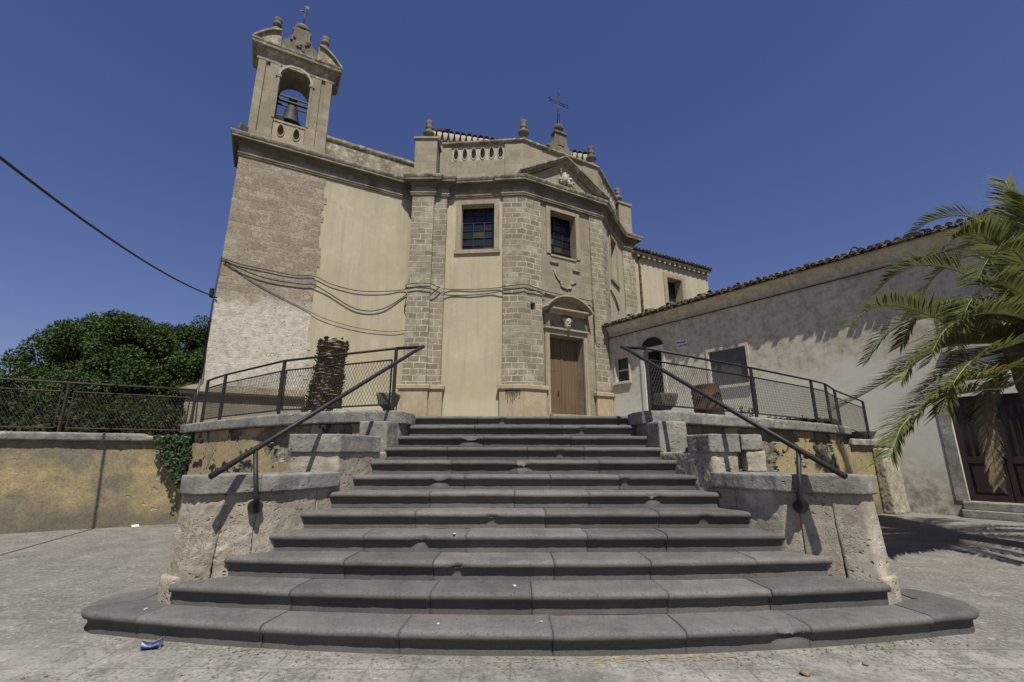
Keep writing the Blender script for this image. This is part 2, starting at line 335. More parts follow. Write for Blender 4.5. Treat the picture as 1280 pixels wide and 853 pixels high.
        mx = t.n('ShaderNodeMixShader'); mx.inputs[0].default_value = trans
        o = t.t.nodes['Material Output']; t.l(t.b.outputs[0], mx.inputs[1]); t.l(tr.outputs[0], mx.inputs[2]); t.l(mx.outputs[0], o.inputs[0])
        return t.m
    MT['tree_leaf'] = leaf('dark_glossy_leaf', (.030, .055, .016), (.066, .11, .028), .12)
    MT['shrub_leaf'] = leaf('dry_shrub_leaf', (.022, .038, .012), (.05, .065, .022), .2)
    MT['ivy_leaf'] = leaf('ivy_leaf', (.03, .06, .025), (.06, .11, .04), .2)
    MT['palm_leaf'] = leaf('palm_leaflet', (.072, .095, .032), (.150, .168, .058), .3)
    MT['palm_yellow'] = leaf('yellowing_palm_leaflet', (.09, .12, .032), (.22, .20, .055), .35)
    MT['palm_dead'] = leaf('dead_palm_leaflet', (.16, .12, .075), (.27, .21, .14), .15)
    MT['rachis'] = flat('palm_rachis', (.32, .31, .12), .5)
    MT['rachis_dead'] = flat('dead_palm_rachis', (.24, .17, .10), .7)
    MT['fruit'] = flat('orange_date_stalks', (.24, .14, .04), .7, var=.4)
    MT['bark'] = flat('tree_bark', (.09, .07, .05), .95)
    t = NT('palm_stump_bark', .95, .1)
    n1 = t.noise(9, 7, .75)
    c = t.mix(t.ramp(n1, [(.35, 0.0), (.7, 1.0)]), (.11, .08, .062), (.30, .225, .18))
    MT['stump'] = t.fin(c, t.bump(n1, .8, .02))
    MT['can_blue'] = flat('blue_can_print', (.03, .07, .26), .35, .3, .5, .2, 30)
    MT['can_silver'] = flat('bare_aluminium', (.55, .56, .58), .3, .8, .5, .1, 30)
    MT['can_yellow'] = flat('yellow_can_print', (.55, .48, .03), .4, .2)
    MT['paper'] = flat('white_litter', (.72, .71, .68), .8, var=.1)
    MT['pebble'] = flat('brown_pebble', (.24, .19, .14), .9)
    MT['straw'] = flat('dry_straw', (.36, .28, .16), .9)
    MT['sign_blue'] = flat('blue_tile_glaze', (.04, .07, .22), .3)
    MT['sign_white'] = flat('white_tile_glaze', (.72, .74, .76), .3, var=.08)
    MT['lamp'] = flat('grey_floodlight', (.27, .28, .28), .5, .3)
    MT['spray'] = flat('black_spray_paint', (.05, .05, .055), .7, var=.3)
make_materials()

# ------------------------------------------------------------------ mesh helpers
class Fr:
    """a vertical frame: u runs along the wall from left to right, o points out of it, z is up"""
    def __init__(s, x, y, ang):
        s.o = Vector((x, y)); a = R(ang); s.u = Vector((math.cos(a), math.sin(a))); s.n = Vector((math.sin(a), -math.cos(a)))
    def p(s, u, o, z):
        q = s.o + s.u * u + s.n * o
        return Vector((q.x, q.y, z))
    def xy(s, u, o=0.0): return tuple(s.o + s.u * u + s.n * o)

class MB:
    def __init__(s): s.bm = bmesh.new()
    def face(s, pts, mi=0, smooth=False):
        vs = [s.bm.verts.new(p) for p in pts]
        try: f = s.bm.faces.new(vs)
        except ValueError: return None
        f.material_index = mi; f.smooth = smooth; return f
    def hexa(s, p, mi=0):
        v = [s.bm.verts.new(q) for q in p]
        for idx in ((0, 3, 2, 1), (4, 5, 6, 7), (0, 1, 5, 4), (1, 2, 6, 5), (2, 3, 7, 6), (3, 0, 4, 7)):
            f = s.bm.faces.new([v[i] for i in idx]); f.material_index = mi
    def fbox(s, fr, u0, u1, o0, o1, z0, z1, mi=0):
        s.hexa([fr.p(u0, o1, z0), fr.p(u1, o1, z0), fr.p(u1, o0, z0), fr.p(u0, o0, z0),
                fr.p(u0, o1, z1), fr.p(u1, o1, z1), fr.p(u1, o0, z1), fr.p(u0, o0, z1)], mi)
    def box(s, c, size, rot=None, mi=0):
        m = rot if rot is not None else Matrix.Identity(3); c = Vector(c); a, b, h = size[0] / 2, size[1] / 2, size[2] / 2
        s.hexa([c + m @ Vector(q) for q in ((-a, -b, -h), (a, -b, -h), (a, b, -h), (-a, b, -h), (-a, -b, h), (a, -b, h), (a, b, h), (-a, b, h))], mi)
    def prism(s, pts, z0, z1, mi=0):
        n = len(pts); area = sum(pts[i][0] * pts[(i + 1) % n][1] - pts[(i + 1) % n][0] * pts[i][1] for i in range(n))
        if area < 0: pts = pts[::-1]
        lo = [s.bm.verts.new((x, y, z0)) for x, y in pts]; hi = [s.bm.verts.new((x, y, z1)) for x, y in pts]
        s.bm.faces.new(lo[::-1]).material_index = mi; s.bm.faces.new(hi).material_index = mi
        for i in range(n):
            j = (i + 1) % n; s.bm.faces.new([lo[i], lo[j], hi[j], hi[i]]).material_index = mi
    def fprism(s, fr, uz, o0, o1, mi=0):
        """polygon in the (u, z) plane of a frame, extruded from o0 to o1"""
        n = len(uz); area = sum(uz[i][0] * uz[(i + 1) % n][1] - uz[(i + 1) % n][0] * uz[i][1] for i in range(n))
        if area < 0: uz = uz[::-1]
        a = [s.bm.verts.new(fr.p(u, o1, z)) for u, z in uz]; b = [s.bm.verts.new(fr.p(u, o0, z)) for u, z in uz]
        s.bm.faces.new(a).material_index = mi; s.bm.faces.new(b[::-1]).material_index = mi
        for i in range(n):
            j = (i + 1) % n; s.bm.faces.new([a[j], a[i], b[i], b[j]]).material_index = mi
    def tube(s, pts, r, seg=8, mi=0, cap=True):
        pts = [Vector(p) for p in pts]; n = len(pts); rings = []
        rr = r if isinstance(r, (list, tuple)) else [r] * n
        up = None
        for i, p in enumerate(pts):
            d = (pts[min(i + 1, n - 1)] - pts[max(i - 1, 0)]).normalized()
            if up is None: up = Vector((0, 0, 1)) if abs(d.z) < .9 else Vector((1, 0, 0))
            a = d.cross(up).normalized(); b = a.cross(d).normalized(); up = b
            rings.append([s.bm.verts.new(p + (a * math.cos(2 * math.pi * k / seg) + b * math.sin(2 * math.pi * k / seg)) * rr[i]) for k in range(seg)])
        for i in range(n - 1):
            for k in range(seg):
                f = s.bm.faces.new([rings[i][k], rings[i][(k + 1) % seg], rings[i + 1][(k + 1) % seg], rings[i + 1][k]]); f.smooth = seg > 4; f.material_index = mi
        if cap:
            s.bm.faces.new(rings[0][::-1]).material_index = mi; s.bm.faces.new(rings[-1]).material_index = mi
    def lathe(s, c, prof, seg=16, mi=0, square=False, rot=0.0):
        c = Vector(c); rings = []
        for r, z in prof:
            rings.append([s.bm.verts.new(c + Vector((r * math.cos(2 * math.pi * k / seg + rot), r * math.sin(2 * math.pi * k / seg + rot), z))) for k in range(seg)])
        for i in range(len(prof) - 1):
            for k in range(seg):
                f = s.bm.faces.new([rings[i][k], rings[i][(k + 1) % seg], rings[i + 1][(k + 1) % seg], rings[i + 1][k]]); f.material_index = mi; f.smooth = seg > 6
        s.bm.faces.new(rings[0][::-1]).material_index = mi; s.bm.faces.new(rings[-1]).material_index = mi
    def sweep(s, path, prof, mi=0, z=0.0, caps=True, sub=0, jit=0):
        """profile [(out, z)] swept along a plan path with mitred corners; out is to the right-hand side of the path"""
        path = [Vector(p) for p in path]; n = len(path); rings = []; mit = []
        for i in range(n):
            d0 = (path[i] - path[i - 1]).normalized() if i else None
            d1 = (path[i + 1] - path[i]).normalized() if i < n - 1 else None
            n0 = Vector((d0.y, -d0.x)) if d0 else None; n1 = Vector((d1.y, -d1.x)) if d1 else None
            if n0 is None: m = n1
            elif n1 is None: m = n0
            else:
                m = n0 + n1; m = m / max(.25, m.dot(n0))
            mit.append(m)
        if sub:
            P2, M2 = [], []
            for i in range(n - 1):
                q = max(1, int((path[i + 1] - path[i]).length / sub)); d = (path[i + 1] - path[i]).normalized(); nn = Vector((d.y, -d.x))
                for t in range(q):
                    f = t / q; P2.append(path[i].lerp(path[i + 1], f)); M2.append(mit[i].lerp(mit[i + 1], f))
            P2.append(path[-1]); M2.append(mit[-1]); path, mit = P2, M2; n = len(path)
        for i in range(n):
            ring = []
            for o, zz in prof:
                v = Vector((path[i].x + mit[i].x * o, path[i].y + mit[i].y * o, z + zz))
                if jit and o > .02:
                    e = mnoise.noise(v * 3.1) * jit + mnoise.noise(v * 9) * jit * .8 + min(0, mnoise.noise(v * 1.9) + .38) * jit * 5 * (1 if o > .15 else 0)
                    v.x += mit[i].x * e; v.y += mit[i].y * e; v.z += mnoise.noise(v * 5) * jit * .7
                ring.append(s.bm.verts.new(v))
            rings.append(ring)
        k = len(prof)
        for i in range(n - 1):
            for j in range(k):
                q = (j + 1) % k
                s.bm.faces.new([rings[i][j], rings[i + 1][j], rings[i + 1][q], rings[i][q]]).material_index = mi
        if caps:
            s.bm.faces.new(rings[0]).material_index = mi; s.bm.faces.new(rings[-1][::-1]).material_index = mi
    def fwall(s, fr, u0, u1, z0, z1, holes=(), o=0.0, depth=.3, mi=0, rmi=None, step=None):
        rmi = mi if rmi is None else rmi
        us = sorted({u0, u1, *[h[0] for h in holes], *[h[1] for h in holes]}); zs = sorted({z0, z1, *[h[2] for h in holes], *[h[3] for h in holes]})
        for a, b in zip(us, us[1:]):
            for c, d in zip(zs, zs[1:]):
                um, zm = (a + b) / 2, (c + d) / 2
                if any(h[0] < um < h[1] and h[2] < zm < h[3] for h in holes): continue
                s.face([fr.p(a, o, c), fr.p(b, o, c), fr.p(b, o, d), fr.p(a, o, d)], mi)
        for a, b, c, d in holes:
            q = o - depth
            s.face([fr.p(a, o, c), fr.p(a, o, d), fr.p(a, q, d), fr.p(a, q, c)], rmi)
            s.face([fr.p(b, o, d), fr.p(b, o, c), fr.p(b, q, c), fr.p(b, q, d)], rmi)
            s.face([fr.p(a, o, d), fr.p(b, o, d), fr.p(b, q, d), fr.p(a, q, d)], rmi)
            s.face([fr.p(b, o, c), fr.p(a, o, c), fr.p(a, q, c), fr.p(b, q, c)], rmi)
    def build(s, name, mats, parent=None, loc=None, bevel=0.0, remesh=0.0, disp=0.0, dscale=.25, smooth=False, weld=0.0):
        bm = s.bm
        if weld: bmesh.ops.remove_doubles(bm, verts=bm.verts, dist=weld)
        bm.normal_update()
        uvl = bm.loops.layers.uv.new('UVMap')
        for f in bm.faces:
            nn = f.normal
            if abs(nn.z) > .75:
                for lp in f.loops: lp[uvl].uv = (lp.vert.co.x, lp.vert.co.y)
            else:
                t = Vector((-nn.y, nn.x)); t = t.normalized() if t.length > 1e-6 else Vector((1, 0))
                for lp in f.loops: lp[uvl].uv = (lp.vert.co.x * t.x + lp.vert.co.y * t.y, lp.vert.co.z)
        if smooth:
            for f in bm.faces: f.smooth = True
        org = Vector(loc) if loc is not None else (world_of(parent) if parent is not None else Vector((0, 0, 0)))
        bmesh.ops.translate(bm, verts=bm.verts, vec=-org)
        me = bpy.data.meshes.new(name); bm.to_mesh(me); bm.free()
        for m in (mats if isinstance(mats, (list, tuple)) else [mats]): me.materials.append(MT[m] if isinstance(m, str) else m)
        o = bpy.data.objects.new(name, me); COL.objects.link(o)
        if parent is not None:
            o.parent = parent; o.location = org - world_of(parent)
        else: o.location = org
        if remesh:
            md = o.modifiers.new('remesh', 'REMESH'); md.mode = 'VOXEL'; md.voxel_size = remesh; md.use_smooth_shade = True
            if disp:
                for (sc, am) in ((dscale, disp * .75), (dscale * .22, disp * .55)):
                    tx = bpy.data.textures.new(name + '_wear', 'CLOUDS'); tx.noise_scale = sc; tx.noise_depth = 3
                    dm = o.modifiers.new('wear', 'DISPLACE'); dm.texture = tx; dm.strength = am; dm.mid_level = .5; dm.texture_coords = 'GLOBAL'
        elif bevel:
            md = o.modifiers.new('edge', 'BEVEL'); md.width = bevel; md.segments = 2; md.limit_method = 'ANGLE'; md.angle_limit = R(40)
        return o

def world_of(o):
    v = Vector((0, 0, 0))
    while o is not None: v = v + Vector(o.location); o = o.parent
    return v
def tag(o, label=None, cat=None, group=None, kind=None):
    if label: o['label'] = label
    if cat: o['category'] = cat
    if group: o['group'] = group
    if kind: o['kind'] = kind
    return o
def thing(name, loc, label, cat, group=None):
    o = bpy.data.objects.new(name, None); o.empty_display_size = .2; COL.objects.link(o); o.location = loc
    return tag(o, label, cat, group)
def nz(p, s): return mnoise.noise(Vector(p) * s)
def lerp(a, b, t): return a + (b - a) * t
def crv(pts, n):
    """Catmull-Rom through points, n samples per span"""
    P = [Vector(p) for p in pts]; P = [P[0] * 2 - P[1]] + P + [P[-1] * 2 - P[-2]]; out = []
    for i in range(1, len(P) - 2):
        for k in range(n):
            t = k / n; a, b, c, d = P[i - 1], P[i], P[i + 1], P[i + 2]
            out.append(.5 * ((2 * b) + (c - a) * t + (2 * a - 5 * b + 4 * c - d) * t * t + (3 * b - a - 3 * c + d) * t ** 3))
    out.append(P[-2]); return out

# ------------------------------------------------------------------ ground and terrace
TZ = 1.99
def smooth01(x): x = max(0., min(1., x)); return x * x * (3 - 2 * x)
def terr_z(x, y): return (TZ - .01 if x < 7.9 else lerp(TZ - .01, 1.66, smooth01((x - 7.9) / .4) * (1 - smooth01((y - 13.2) / 2)))) + .073 * max(0, min(y, 21) - 7.6) * smooth01((x + 7.5) / 4.5)

m = MB()
for (x0, x1, y0, y1) in ((-900, 900, -900, 900),):
    m.face([(x0, y0, 0), (x1, y0, 0), (x1, y1, 0), (x0, y1, 0)])
tag(m.build('ground', 'paving'), kind='structure')

LP = [(-1.98, 6.95), (-3.3, 7.38), (-5.1, 8.6), (-6.4, 9.66), (-7.35, 10.45)]
RP = [(2.28, 6.95), (3.1, 7.6), (4.95, 8.78), (6.8, 10.15), (8.1, 11.25)]
LPc = [(p.x, p.y) for p in crv([(*p, 0) for p in LP], 6)]
RPc = [(p.x, p.y) for p in crv([(*p, 0) for p in RP], 6)]
def edge_y(x):
    pts = LPc[::-1] + [(-1.9, 7.5), (2.2, 7.5)] + RPc + [(10.0, 12.4)]
    for a, b in zip(pts, pts[1:]):
        if a[0] <= x <= b[0] and b[0] > a[0]: return lerp(a[1], b[1], (x - a[0]) / (b[0] - a[0]))
    return pts[0][1] if x < pts[0][0] else pts[-1][1]
m = MB(); nx, ny = 70, 24
grid = []
for i in range(nx + 1):
    x = -7.3 + 17.1 * i / nx; y0 = edge_y(x) + .12; row = []
    for j in range(ny + 1):
        y = y0 + (30 - y0) * (j / ny) ** 1.3
        row.append(m.bm.verts.new((x, y, terr_z(x, y))))
    grid.append(row)
for i in range(nx):
    for j in range(ny): m.bm.faces.new([grid[i][j], grid[i + 1][j], grid[i + 1][j + 1], grid[i][j + 1]])
tag(m.build('terrace_ground', 'terrace'), kind='structure')
m = MB()
m.face([(-60, -22.8, 1.5), (-7.45, 10.25, 1.5), (-7.45, 80, 1.5), (-60, 80, 1.5)])
tag(m.build('garden_ground', 'soil'), kind='structure')

# ------------------------------------------------------------------ staircase
AX = .15
RI, TR = .166, .328
HW = {2: 3.05, 3: 2.75, 4: 2.49, 5: 2.32, 6: 2.18, 7: 2.05, 8: 1.95, 9: 1.86, 10: 1.79, 11: 1.73, 12: 1.73}
SAG = {2: .26, 3: .17, 4: .06}
stair = thing('staircase', (AX, 5.5, 0), 'wide flight of twelve dark lava stone steps narrowing up to the church terrace', 'staircase')
PROF = [(.045, 0.0), (.045, .05), (.044, .098), (.03, .102), (.008, .106), (.0, .118), (-.004, .132), (.0, .147), (.012, .159), (.03, .165), (.09, .166), (.17, .166), (.25, .166), (.37, .166)]
CHIPS = {1: [(1.93, .11)], 2: [], 3: [(-.62, .03)], 4: [(-1.02, .05)], 5: [(-.35, .03), (1.83, .035)], 6: [(1.42, .06)], 7: [(-1.0, .08), (1.2, .03)], 8: [(-.02, .09)], 9: [(.5, .03)], 10: [(-.74, .10)], 11: [(.9, .03)], 12: [(-.3, .03)]}
def stone(m, pts, nrm, z0, i, prof=PROF):
    """one stone of a step: profile along plan points with inward normals; wear, chips and slightly closed ends"""
    rings = []; n = len(pts); mid = sum(pts, Vector((0, 0))) / n
    wob = random.uniform(-.004, .004); wz = random.uniform(-.003, .003); mi = random.choice((0, 0, 1, 2))
    for k in range(n):
        ring = []
        endk = min(k, n - 1 - k)
        for j, (d, z) in enumerate(prof):
            p = pts[k] + nrm[k] * d
            q = Vector((p.x, p.y, z0 + z))
            wear = nz(q, 6) * .006 + nz(q, 22) * .003 + nz(q, 1.7) * .006
            if j <= 3: wear *= .6
            q.z += (wear * .7 + wz) * (1 if j > 2 else 0)
            q.x -= nrm[k].x * (wear + wob); q.y -= nrm[k].y * (wear + wob)
            if endk == 0 and 3 <= j <= 10:
                q.z -= .003; q.x += nrm[k].x * .003; q.y += nrm[k].y * .003
            for (cx, cr) in CHIPS.get(i, []):
                dd = math.hypot((p.x - AX - cx + (0)) / 1.35, (z - .125) * 1.0, d * .8) / cr
                if dd < 1.25 and 2 <= j <= 11:
                    kf = smooth01((1.25 - dd) / 1.0); jag = .9 + .35 * nz(q, 14)
                    q.x += nrm[k].x * .06 * kf * jag; q.y += nrm[k].y * .06 * kf * jag
                    if z > .125: q.z -= .045 * kf * jag
            ring.append(m.bm.verts.new(q))
        rings.append(ring)
    for k in range(n - 1):
        for j in range(len(prof) - 1):
            f = m.bm.faces.new([rings[k][j], rings[k + 1][j], rings[k + 1][j + 1], rings[k][j + 1]]); f.smooth = True; f.material_index = mi
    m.bm.faces.new(rings[0]).material_index = mi; m.bm.faces.new(rings[-1][::-1]).material_index = mi
def sub(m, name):
    o = m.build(name, ['lava', 'lava_dark', 'lava_light'], stair); return o
# step 1: convex front with rounded lobes at both ends
def step1_path():
    P = []
    hw = 3.42; r = .385
    for k in range(0, 241):
        x = -hw + 2 * hw * k / 240; P.append(Vector((AX + x, 3.655 + .40 * (x / hw) ** 2)))
    sl = 2 * .40 / hw
    L = []; Rr = []
    for k in range(1, 26):
        a = math.pi * 1.0 * k / 25
        L.append(Vector((-hw + AX - math.sin(a) * r * .98 + .0, 3.655 + .40 + r * (1 - math.cos(a)))))
        Rr.append(Vector((hw + AX + math.sin(a) * r * .98, 3.655 + .40 + r * (1 - math.cos(a)))))
    return L[::-1] + P + Rr
P = step1_path(); Nn = []
for k in range(len(P)):
    d = (P[min(k + 1, len(P) - 1)] - P[max(k - 1, 0)]).normalized(); Nn.append(Vector((-d.y, d.x)))
m = MB()
cuts = [0, 17, 36, 74, 111, 150, 184, 218, 256, 274, len(P) - 1]
for a, b in zip(cuts, cuts[1:]):
    seg = [p.copy() for p in P[a:b + 1]]; nn = Nn[a:b + 1]
    if a: seg[0] = seg[0].lerp(seg[1], .06)
    if b < len(P) - 1: seg[-1] = seg[-1].lerp(seg[-2], .06)
    stone(m, seg, nn, 0.0, 1)
# flat core under the piers
m.prism([(AX - 3.5, 4.15), (AX + 3.5, 4.15), (AX + 3.45, 4.70), (AX - 3.45, 4.70)], 0, .158)
sub(m, 'step')
for i in range(2, 13):
    m = MB(); hw = HW[i]; y0 = 3.69 - .042 + (i - 1) * TR; z0 = (i - 1) * RI; sg = SAG.get(i, 0)
    x = -hw; cutsx = [-hw]
    first = True
    while True:
        x += random.uniform(.75, 1.35)
        if x > hw - .45: break
        cutsx.append(x)
    cutsx.append(hw)
    for a, b in zip(cutsx, cutsx[1:]):
        a2 = a + (.0018 if a > -hw else 0); b2 = b - (.0018 if b < hw else 0)
        n = max(6, int((b2 - a2) / .028)); pts = []; nn = []
        for k in range(n + 1):
            t = a2 + (b2 - a2) * k / n
            pts.append(Vector((AX + t, y0 + sg * (t / hw) ** 2))); nn.append(Vector((-2 * sg * t / hw / hw, 1)).normalized())
        if i == 2 or i == 3: prof = PROF[:-1] + [(.62, .166)]
        elif i == 12: prof = PROF[:-1] + [(.45, .166)]
        else: prof = PROF
        stone(m, pts, nn, z0, i, prof)
    sub(m, 'step')
m = MB()          # solid core below the treads
for i in range(2, 13):
    hw = HW[i] - .05; y0 = 3.69 + (i - 1) * TR + .12 + SAG.get(i, 0)
    m.prism([(AX - hw, y0), (AX + hw, y0), (AX + hw, y0 + TR + .001 * i), (AX - hw, y0 + TR + .001 * i)], (i - 1) * RI - .166, i * RI - .03)
sub(m, 'core')

# ------------------------------------------------------------------ cheek walls (three stepped blocks each side)
INNER = [(3.02, 4.32), (2.73, 4.52), (2.47, 4.70), (2.30, 4.99), (2.16, 5.31), (2.03, 5.64), (1.93, 5.96), (1.84, 6.29), (1.77, 6.61), (1.72, 6.93), (1.71, 7.45)]
def inner_between(y0, y1):
    def at(y):
        for a, b in zip(INNER, INNER[1:]):
            if a[1] <= y <= b[1]: return (lerp(a[0], b[0], (y - a[1]) / (b[1] - a[1])), y)
        return INNER[0] if y < INNER[0][1] else INNER[-1]
    return [at(y0)] + [p for p in INNER if y0 < p[1] < y1] + [at(y1)]
def off(poly, c, k): return [(c[0] + (x - c[0]) * k, c[1] + (y - c[1]) * k) for x, y in poly]
def cheek(sx, label):
    w = thing('stair_cheek_wall', (AX + sx * 2.6, 5.2, 0), label, 'stair wall', 'stepped stone walls flanking the stairs')
    X = lambda pts: [(AX + sx * a, b) for a, b in pts]
    def grow(pts, d):
        c = (sum(p[0] for p in pts) / len(pts), sum(p[1] for p in pts) / len(pts)); out = []
        for p in pts:
            v = Vector((p[0] - c[0], p[1] - c[1])); v = v * ((v.length + d) / v.length); out.append((c[0] + v.x, c[1] + v.y))
        return out
    # end pier, leaning outward at the foot
    m = MB(); a = [(3.03, 4.29), (3.225, 4.39), (3.28, 4.66), (3.06, 4.80), (2.845, 4.425)]
    lo = X(a); hi = X([(p[0] - .045, p[1] + .03) for p in a]);
    if sx > 0: pass
    n = len(a)
    vl = [m.bm.verts.new((*p, .10)) for p in lo]; vh = [m.bm.verts.new((*p, 1.055)) for p in hi]
    m.bm.faces.new(vl); m.bm.faces.new(vh)
    for i in range(n): m.bm.faces.new([vl[i], vl[(i + 1) % n], vh[(i + 1) % n], vh[i]])
    bmesh.ops.recalc_face_normals(m.bm, faces=m.bm.faces)
    m.build('end_pier', 'lime', w, remesh=.016, disp=.034 if sx < 0 else .012, dscale=.16)
    # foot of the pier
    m = MB(); m.prism(X(grow([(3.05, 4.29), (3.23, 4.38), (3.28, 4.66), (3.06, 4.8), (2.9, 4.5)], .012)), 0.0, .37)
    m.build('pier_foot', 'lime', w, remesh=.02, disp=.02, dscale=.2)
    # lower block in three upright stones
    inn = [(2.832, 4.445), (2.73, 4.515), (2.592, 4.61)]
    m = MB(); m.prism(X(inn + [(2.95, 5.0), (3.03, 4.78)]), 0.1, 1.055)
    m.build('upright_stone', 'lime', w, remesh=.016, disp=.036 if sx < 0 else .014, dscale=.14)
    m = MB(); m.prism(X([(2.594, 4.612), (2.47, 4.70), (2.30, 4.99), (2.235, 5.13), (2.7, 5.35), (2.93, 5.02)]), 0.1, 1.055)
    m.build('upright_stone', 'lime', w, remesh=.016, disp=.022, dscale=.2)
    m = MB(); m.prism(X([(2.236, 5.13), (2.125, 5.39), (2.6, 5.75), (2.69, 5.37)]), 0.1, 1.055)
    m.build('upright_stone', 'lime', w, remesh=.02, disp=.02, dscale=.3)
    base = [(2.1, 5.36), (2.16, 5.25), (2.28, 4.96), (2.44, 4.66), (2.70, 4.47), (3.0, 4.25), (3.2, 4.35), (3.25, 4.68), (2.98, 5.1), (2.7, 5.5)]
    # lower coping in two stones
    m = MB(); m.prism(X([(2.09, 5.36), (2.265, 4.96), (2.435, 4.655), (2.56, 4.575), (2.93, 5.02), (2.70, 5.45)]), 1.045, 1.21)
    m.build('coping', 'coping', w, remesh=.012, disp=.010, dscale=.12)
    m = MB(); m.prism(X([(2.558, 4.578), (2.70, 4.48), (2.985, 4.27), (3.20, 4.38), (3.24, 4.70), (2.925, 5.02)]), 1.045, 1.215)
    m.build('coping', 'coping' if sx < 0 else 'lime_grey', w, remesh=.012, disp=.012, dscale=.12)
    # second block
    m = MB(); m.prism(X([(2.13, 5.37)] + inner_between(5.5, 6.5) + [(2.3, 6.6), (2.55, 6.0), (2.70, 5.37)] if sx < 0 else [(2.13, 5.37)] + inner_between(5.5, 6.5) + [(2.3, 6.6), (2.42, 6.0), (2.44, 5.37)]), .6, 1.43)
    if sx > 0:
        mm = MB(); mm.prism(X([(2.52, 5.34), (2.74, 5.34), (2.72, 5.8), (2.5, 5.8)]), 1.21, 1.44); mm.build('broken_block', 'carved', w, remesh=.016, disp=.035, dscale=.14)
        mm = MB(); mm.prism(X([(2.47, 5.32), (2.72, 5.33), (2.70, 5.8), (2.48, 5.8)]), 1.445, 1.625); mm.build('broken_block', 'lime_grey', w, remesh=.016, disp=.03, dscale=.14)
        mm = MB(); mm.prism(X([(2.43, 5.45), (2.55, 5.43), (2.55, 5.8), (2.43, 5.8)]), 1.2, 1.5); mm.build('rubble_core', 'rubble', w, remesh=.018, disp=.08, dscale=.1)
    m.build('middle_block', 'lime', w, remesh=.02, disp=.024, dscale=.2)
    m = MB()
    m.prism(X([(2.11, 5.34), (2.01, 5.64), (1.91, 5.95), (1.87, 6.1), (2.42, 6.3), (2.58, 6.0), (2.71, 5.34)] if sx < 0 else [(2.11, 5.34), (2.05, 5.56), (2.0, 5.72), (2.2, 6.2), (2.42, 6.2), (2.46, 5.34)]), 1.42, 1.63)
    m.build('coping', 'coping', w, remesh=.013, disp=.012, dscale=.12)
    # third block and its cap
    m = MB(); m.prism(X([(1.84, 6.27)] + inner_between(6.35, 7.45) + [(2.2, 7.45), (2.22, 6.27)]), 1.0, 1.84)
    m.build('upper_block', 'lime_grey', w, remesh=.018, disp=.02, dscale=.2)
    m = MB(); m.prism(X([(1.83, 6.52), (1.73, 6.63), (1.66, 6.95), (1.66, 7.2), (1.98, 7.42), (2.3, 7.3), (2.3, 6.72)]), 1.83, 2.01)
    m.build('cap_stone', 'coping', w, remesh=.014, disp=.014, dscale=.13)
    return w
cheek(-1, 'left stepped stone cheek wall with pitted end pier, beside the ivy side of the stairs')
cheek(1, 'right stepped stone cheek wall with broken corners, on the palm tree side of the stairs')

# ------------------------------------------------------------------ retaining walls of the terrace
def ret_wall(path, sx, label):
    w = thing('retaining_wall', (path[0][0], path[0][1], 0), label, 'retaining wall', 'curved terrace walls beside the stairs')
    if path[0][0] > path[-1][0]: path = path[::-1]
    m = MB(); th = .35; n = len(path)
    # rough wall body with many columns so that the broken plaster has depth
    nz_ = 62; P = [Vector((*p, 0)) for p in path]; D = []
    tot = 0; L = [0]
    for a, b in zip(P, P[1:]): tot += (b - a).length; L.append(tot)
    N_ = int(tot / .028); rows = []
    for k in range(N_ + 1):
        s_ = tot * k / N_
        j = max(i for i in range(n) if L[i] <= s_ + 1e-9); j = min(j, n - 2)
        t = (s_ - L[j]) / (L[j + 1] - L[j]); p = P[j].lerp(P[j + 1], t); d = (P[j + 1] - P[j]).normalized(); nn = Vector((d.y, -d.x, 0))
        row = []
        for q in range(nz_ + 1):
            z = 1.85 * q / nz_
            v = p + Vector((0, 0, z))
            # plaster skin: in front where the noise is high, broken away elsewhere
            f = nz((s_ * 1.0, z * 1.3, 3.7 * sx), 1.25) + .45 * nz((s_, z, 9), 4.0) + .22 * nz((s_, z, 2), 11) + .12 * nz((s_, z, 5), 23)
            crack = abs(nz((s_ * .8, z * .8, 7.7), 1.6) + .25 * nz((s_, z, 4), 7)); f -= .5 * max(0, 1 - crack / .035)
            edge = .35 * (1 if z > 1.62 else 0)
            on = f - edge > -.36
            v += nn * ((.035 + .004 * nz(v, 9)) if on else (-.015 + .03 * nz(v, 5) + .014 * nz(v, 17)))
            row.append((m.bm.verts.new(v), on))
        rows.append(row)
    for k in range(N_):
        for q in range(nz_):
            c = [rows[k][q], rows[k + 1][q], rows[k + 1][q + 1], rows[k][q + 1]]
            f = m.bm.faces.new([x[0] for x in c]); f.material_index = 0 if all(x[1] for x in c) else 1
    w2 = m.build('plaster_face', ['yellow_clean', 'rubble'], w)
    m = MB(); m.sweep(path, [(-.04, 0), (-.04, 1.83), (-.4, 1.83), (-.4, 0)]); m.build('core', 'rubble', w)
    # coping stones
    m = MB(); k = 0
    step_ = 6
    for a in range(0, n - 1, step_):
        b = min(n - 1, a + step_)
        pp = [Vector(p) for p in path[a:b + 1]]
        if a: pp[0] = pp[0].lerp(pp[1], .03)
        m.sweep(pp, [(.12, 1.86), (.125, 2.03), (.11, 2.05), (-.36, 2.05), (-.36, 1.86)])
    m.build('coping', 'coping', w, remesh=.018, disp=.014, dscale=.16)
    return w
ret_wall(LPc, -1, 'curved terrace wall with peeling ochre plaster, left of the stairs behind the lower cheek')
rw = ret_wall(RPc, 1, 'curved terrace wall with broken ochre plaster, right of the stairs, before the low house')
m = MB(); m.sweep([(8.12, 11.27), (9.9, 12.3)], [(.02, 0), (.02, 1.6), (-.34, 1.6), (-.34, 0)])
m.build('end_wall', 'yellow', rw)
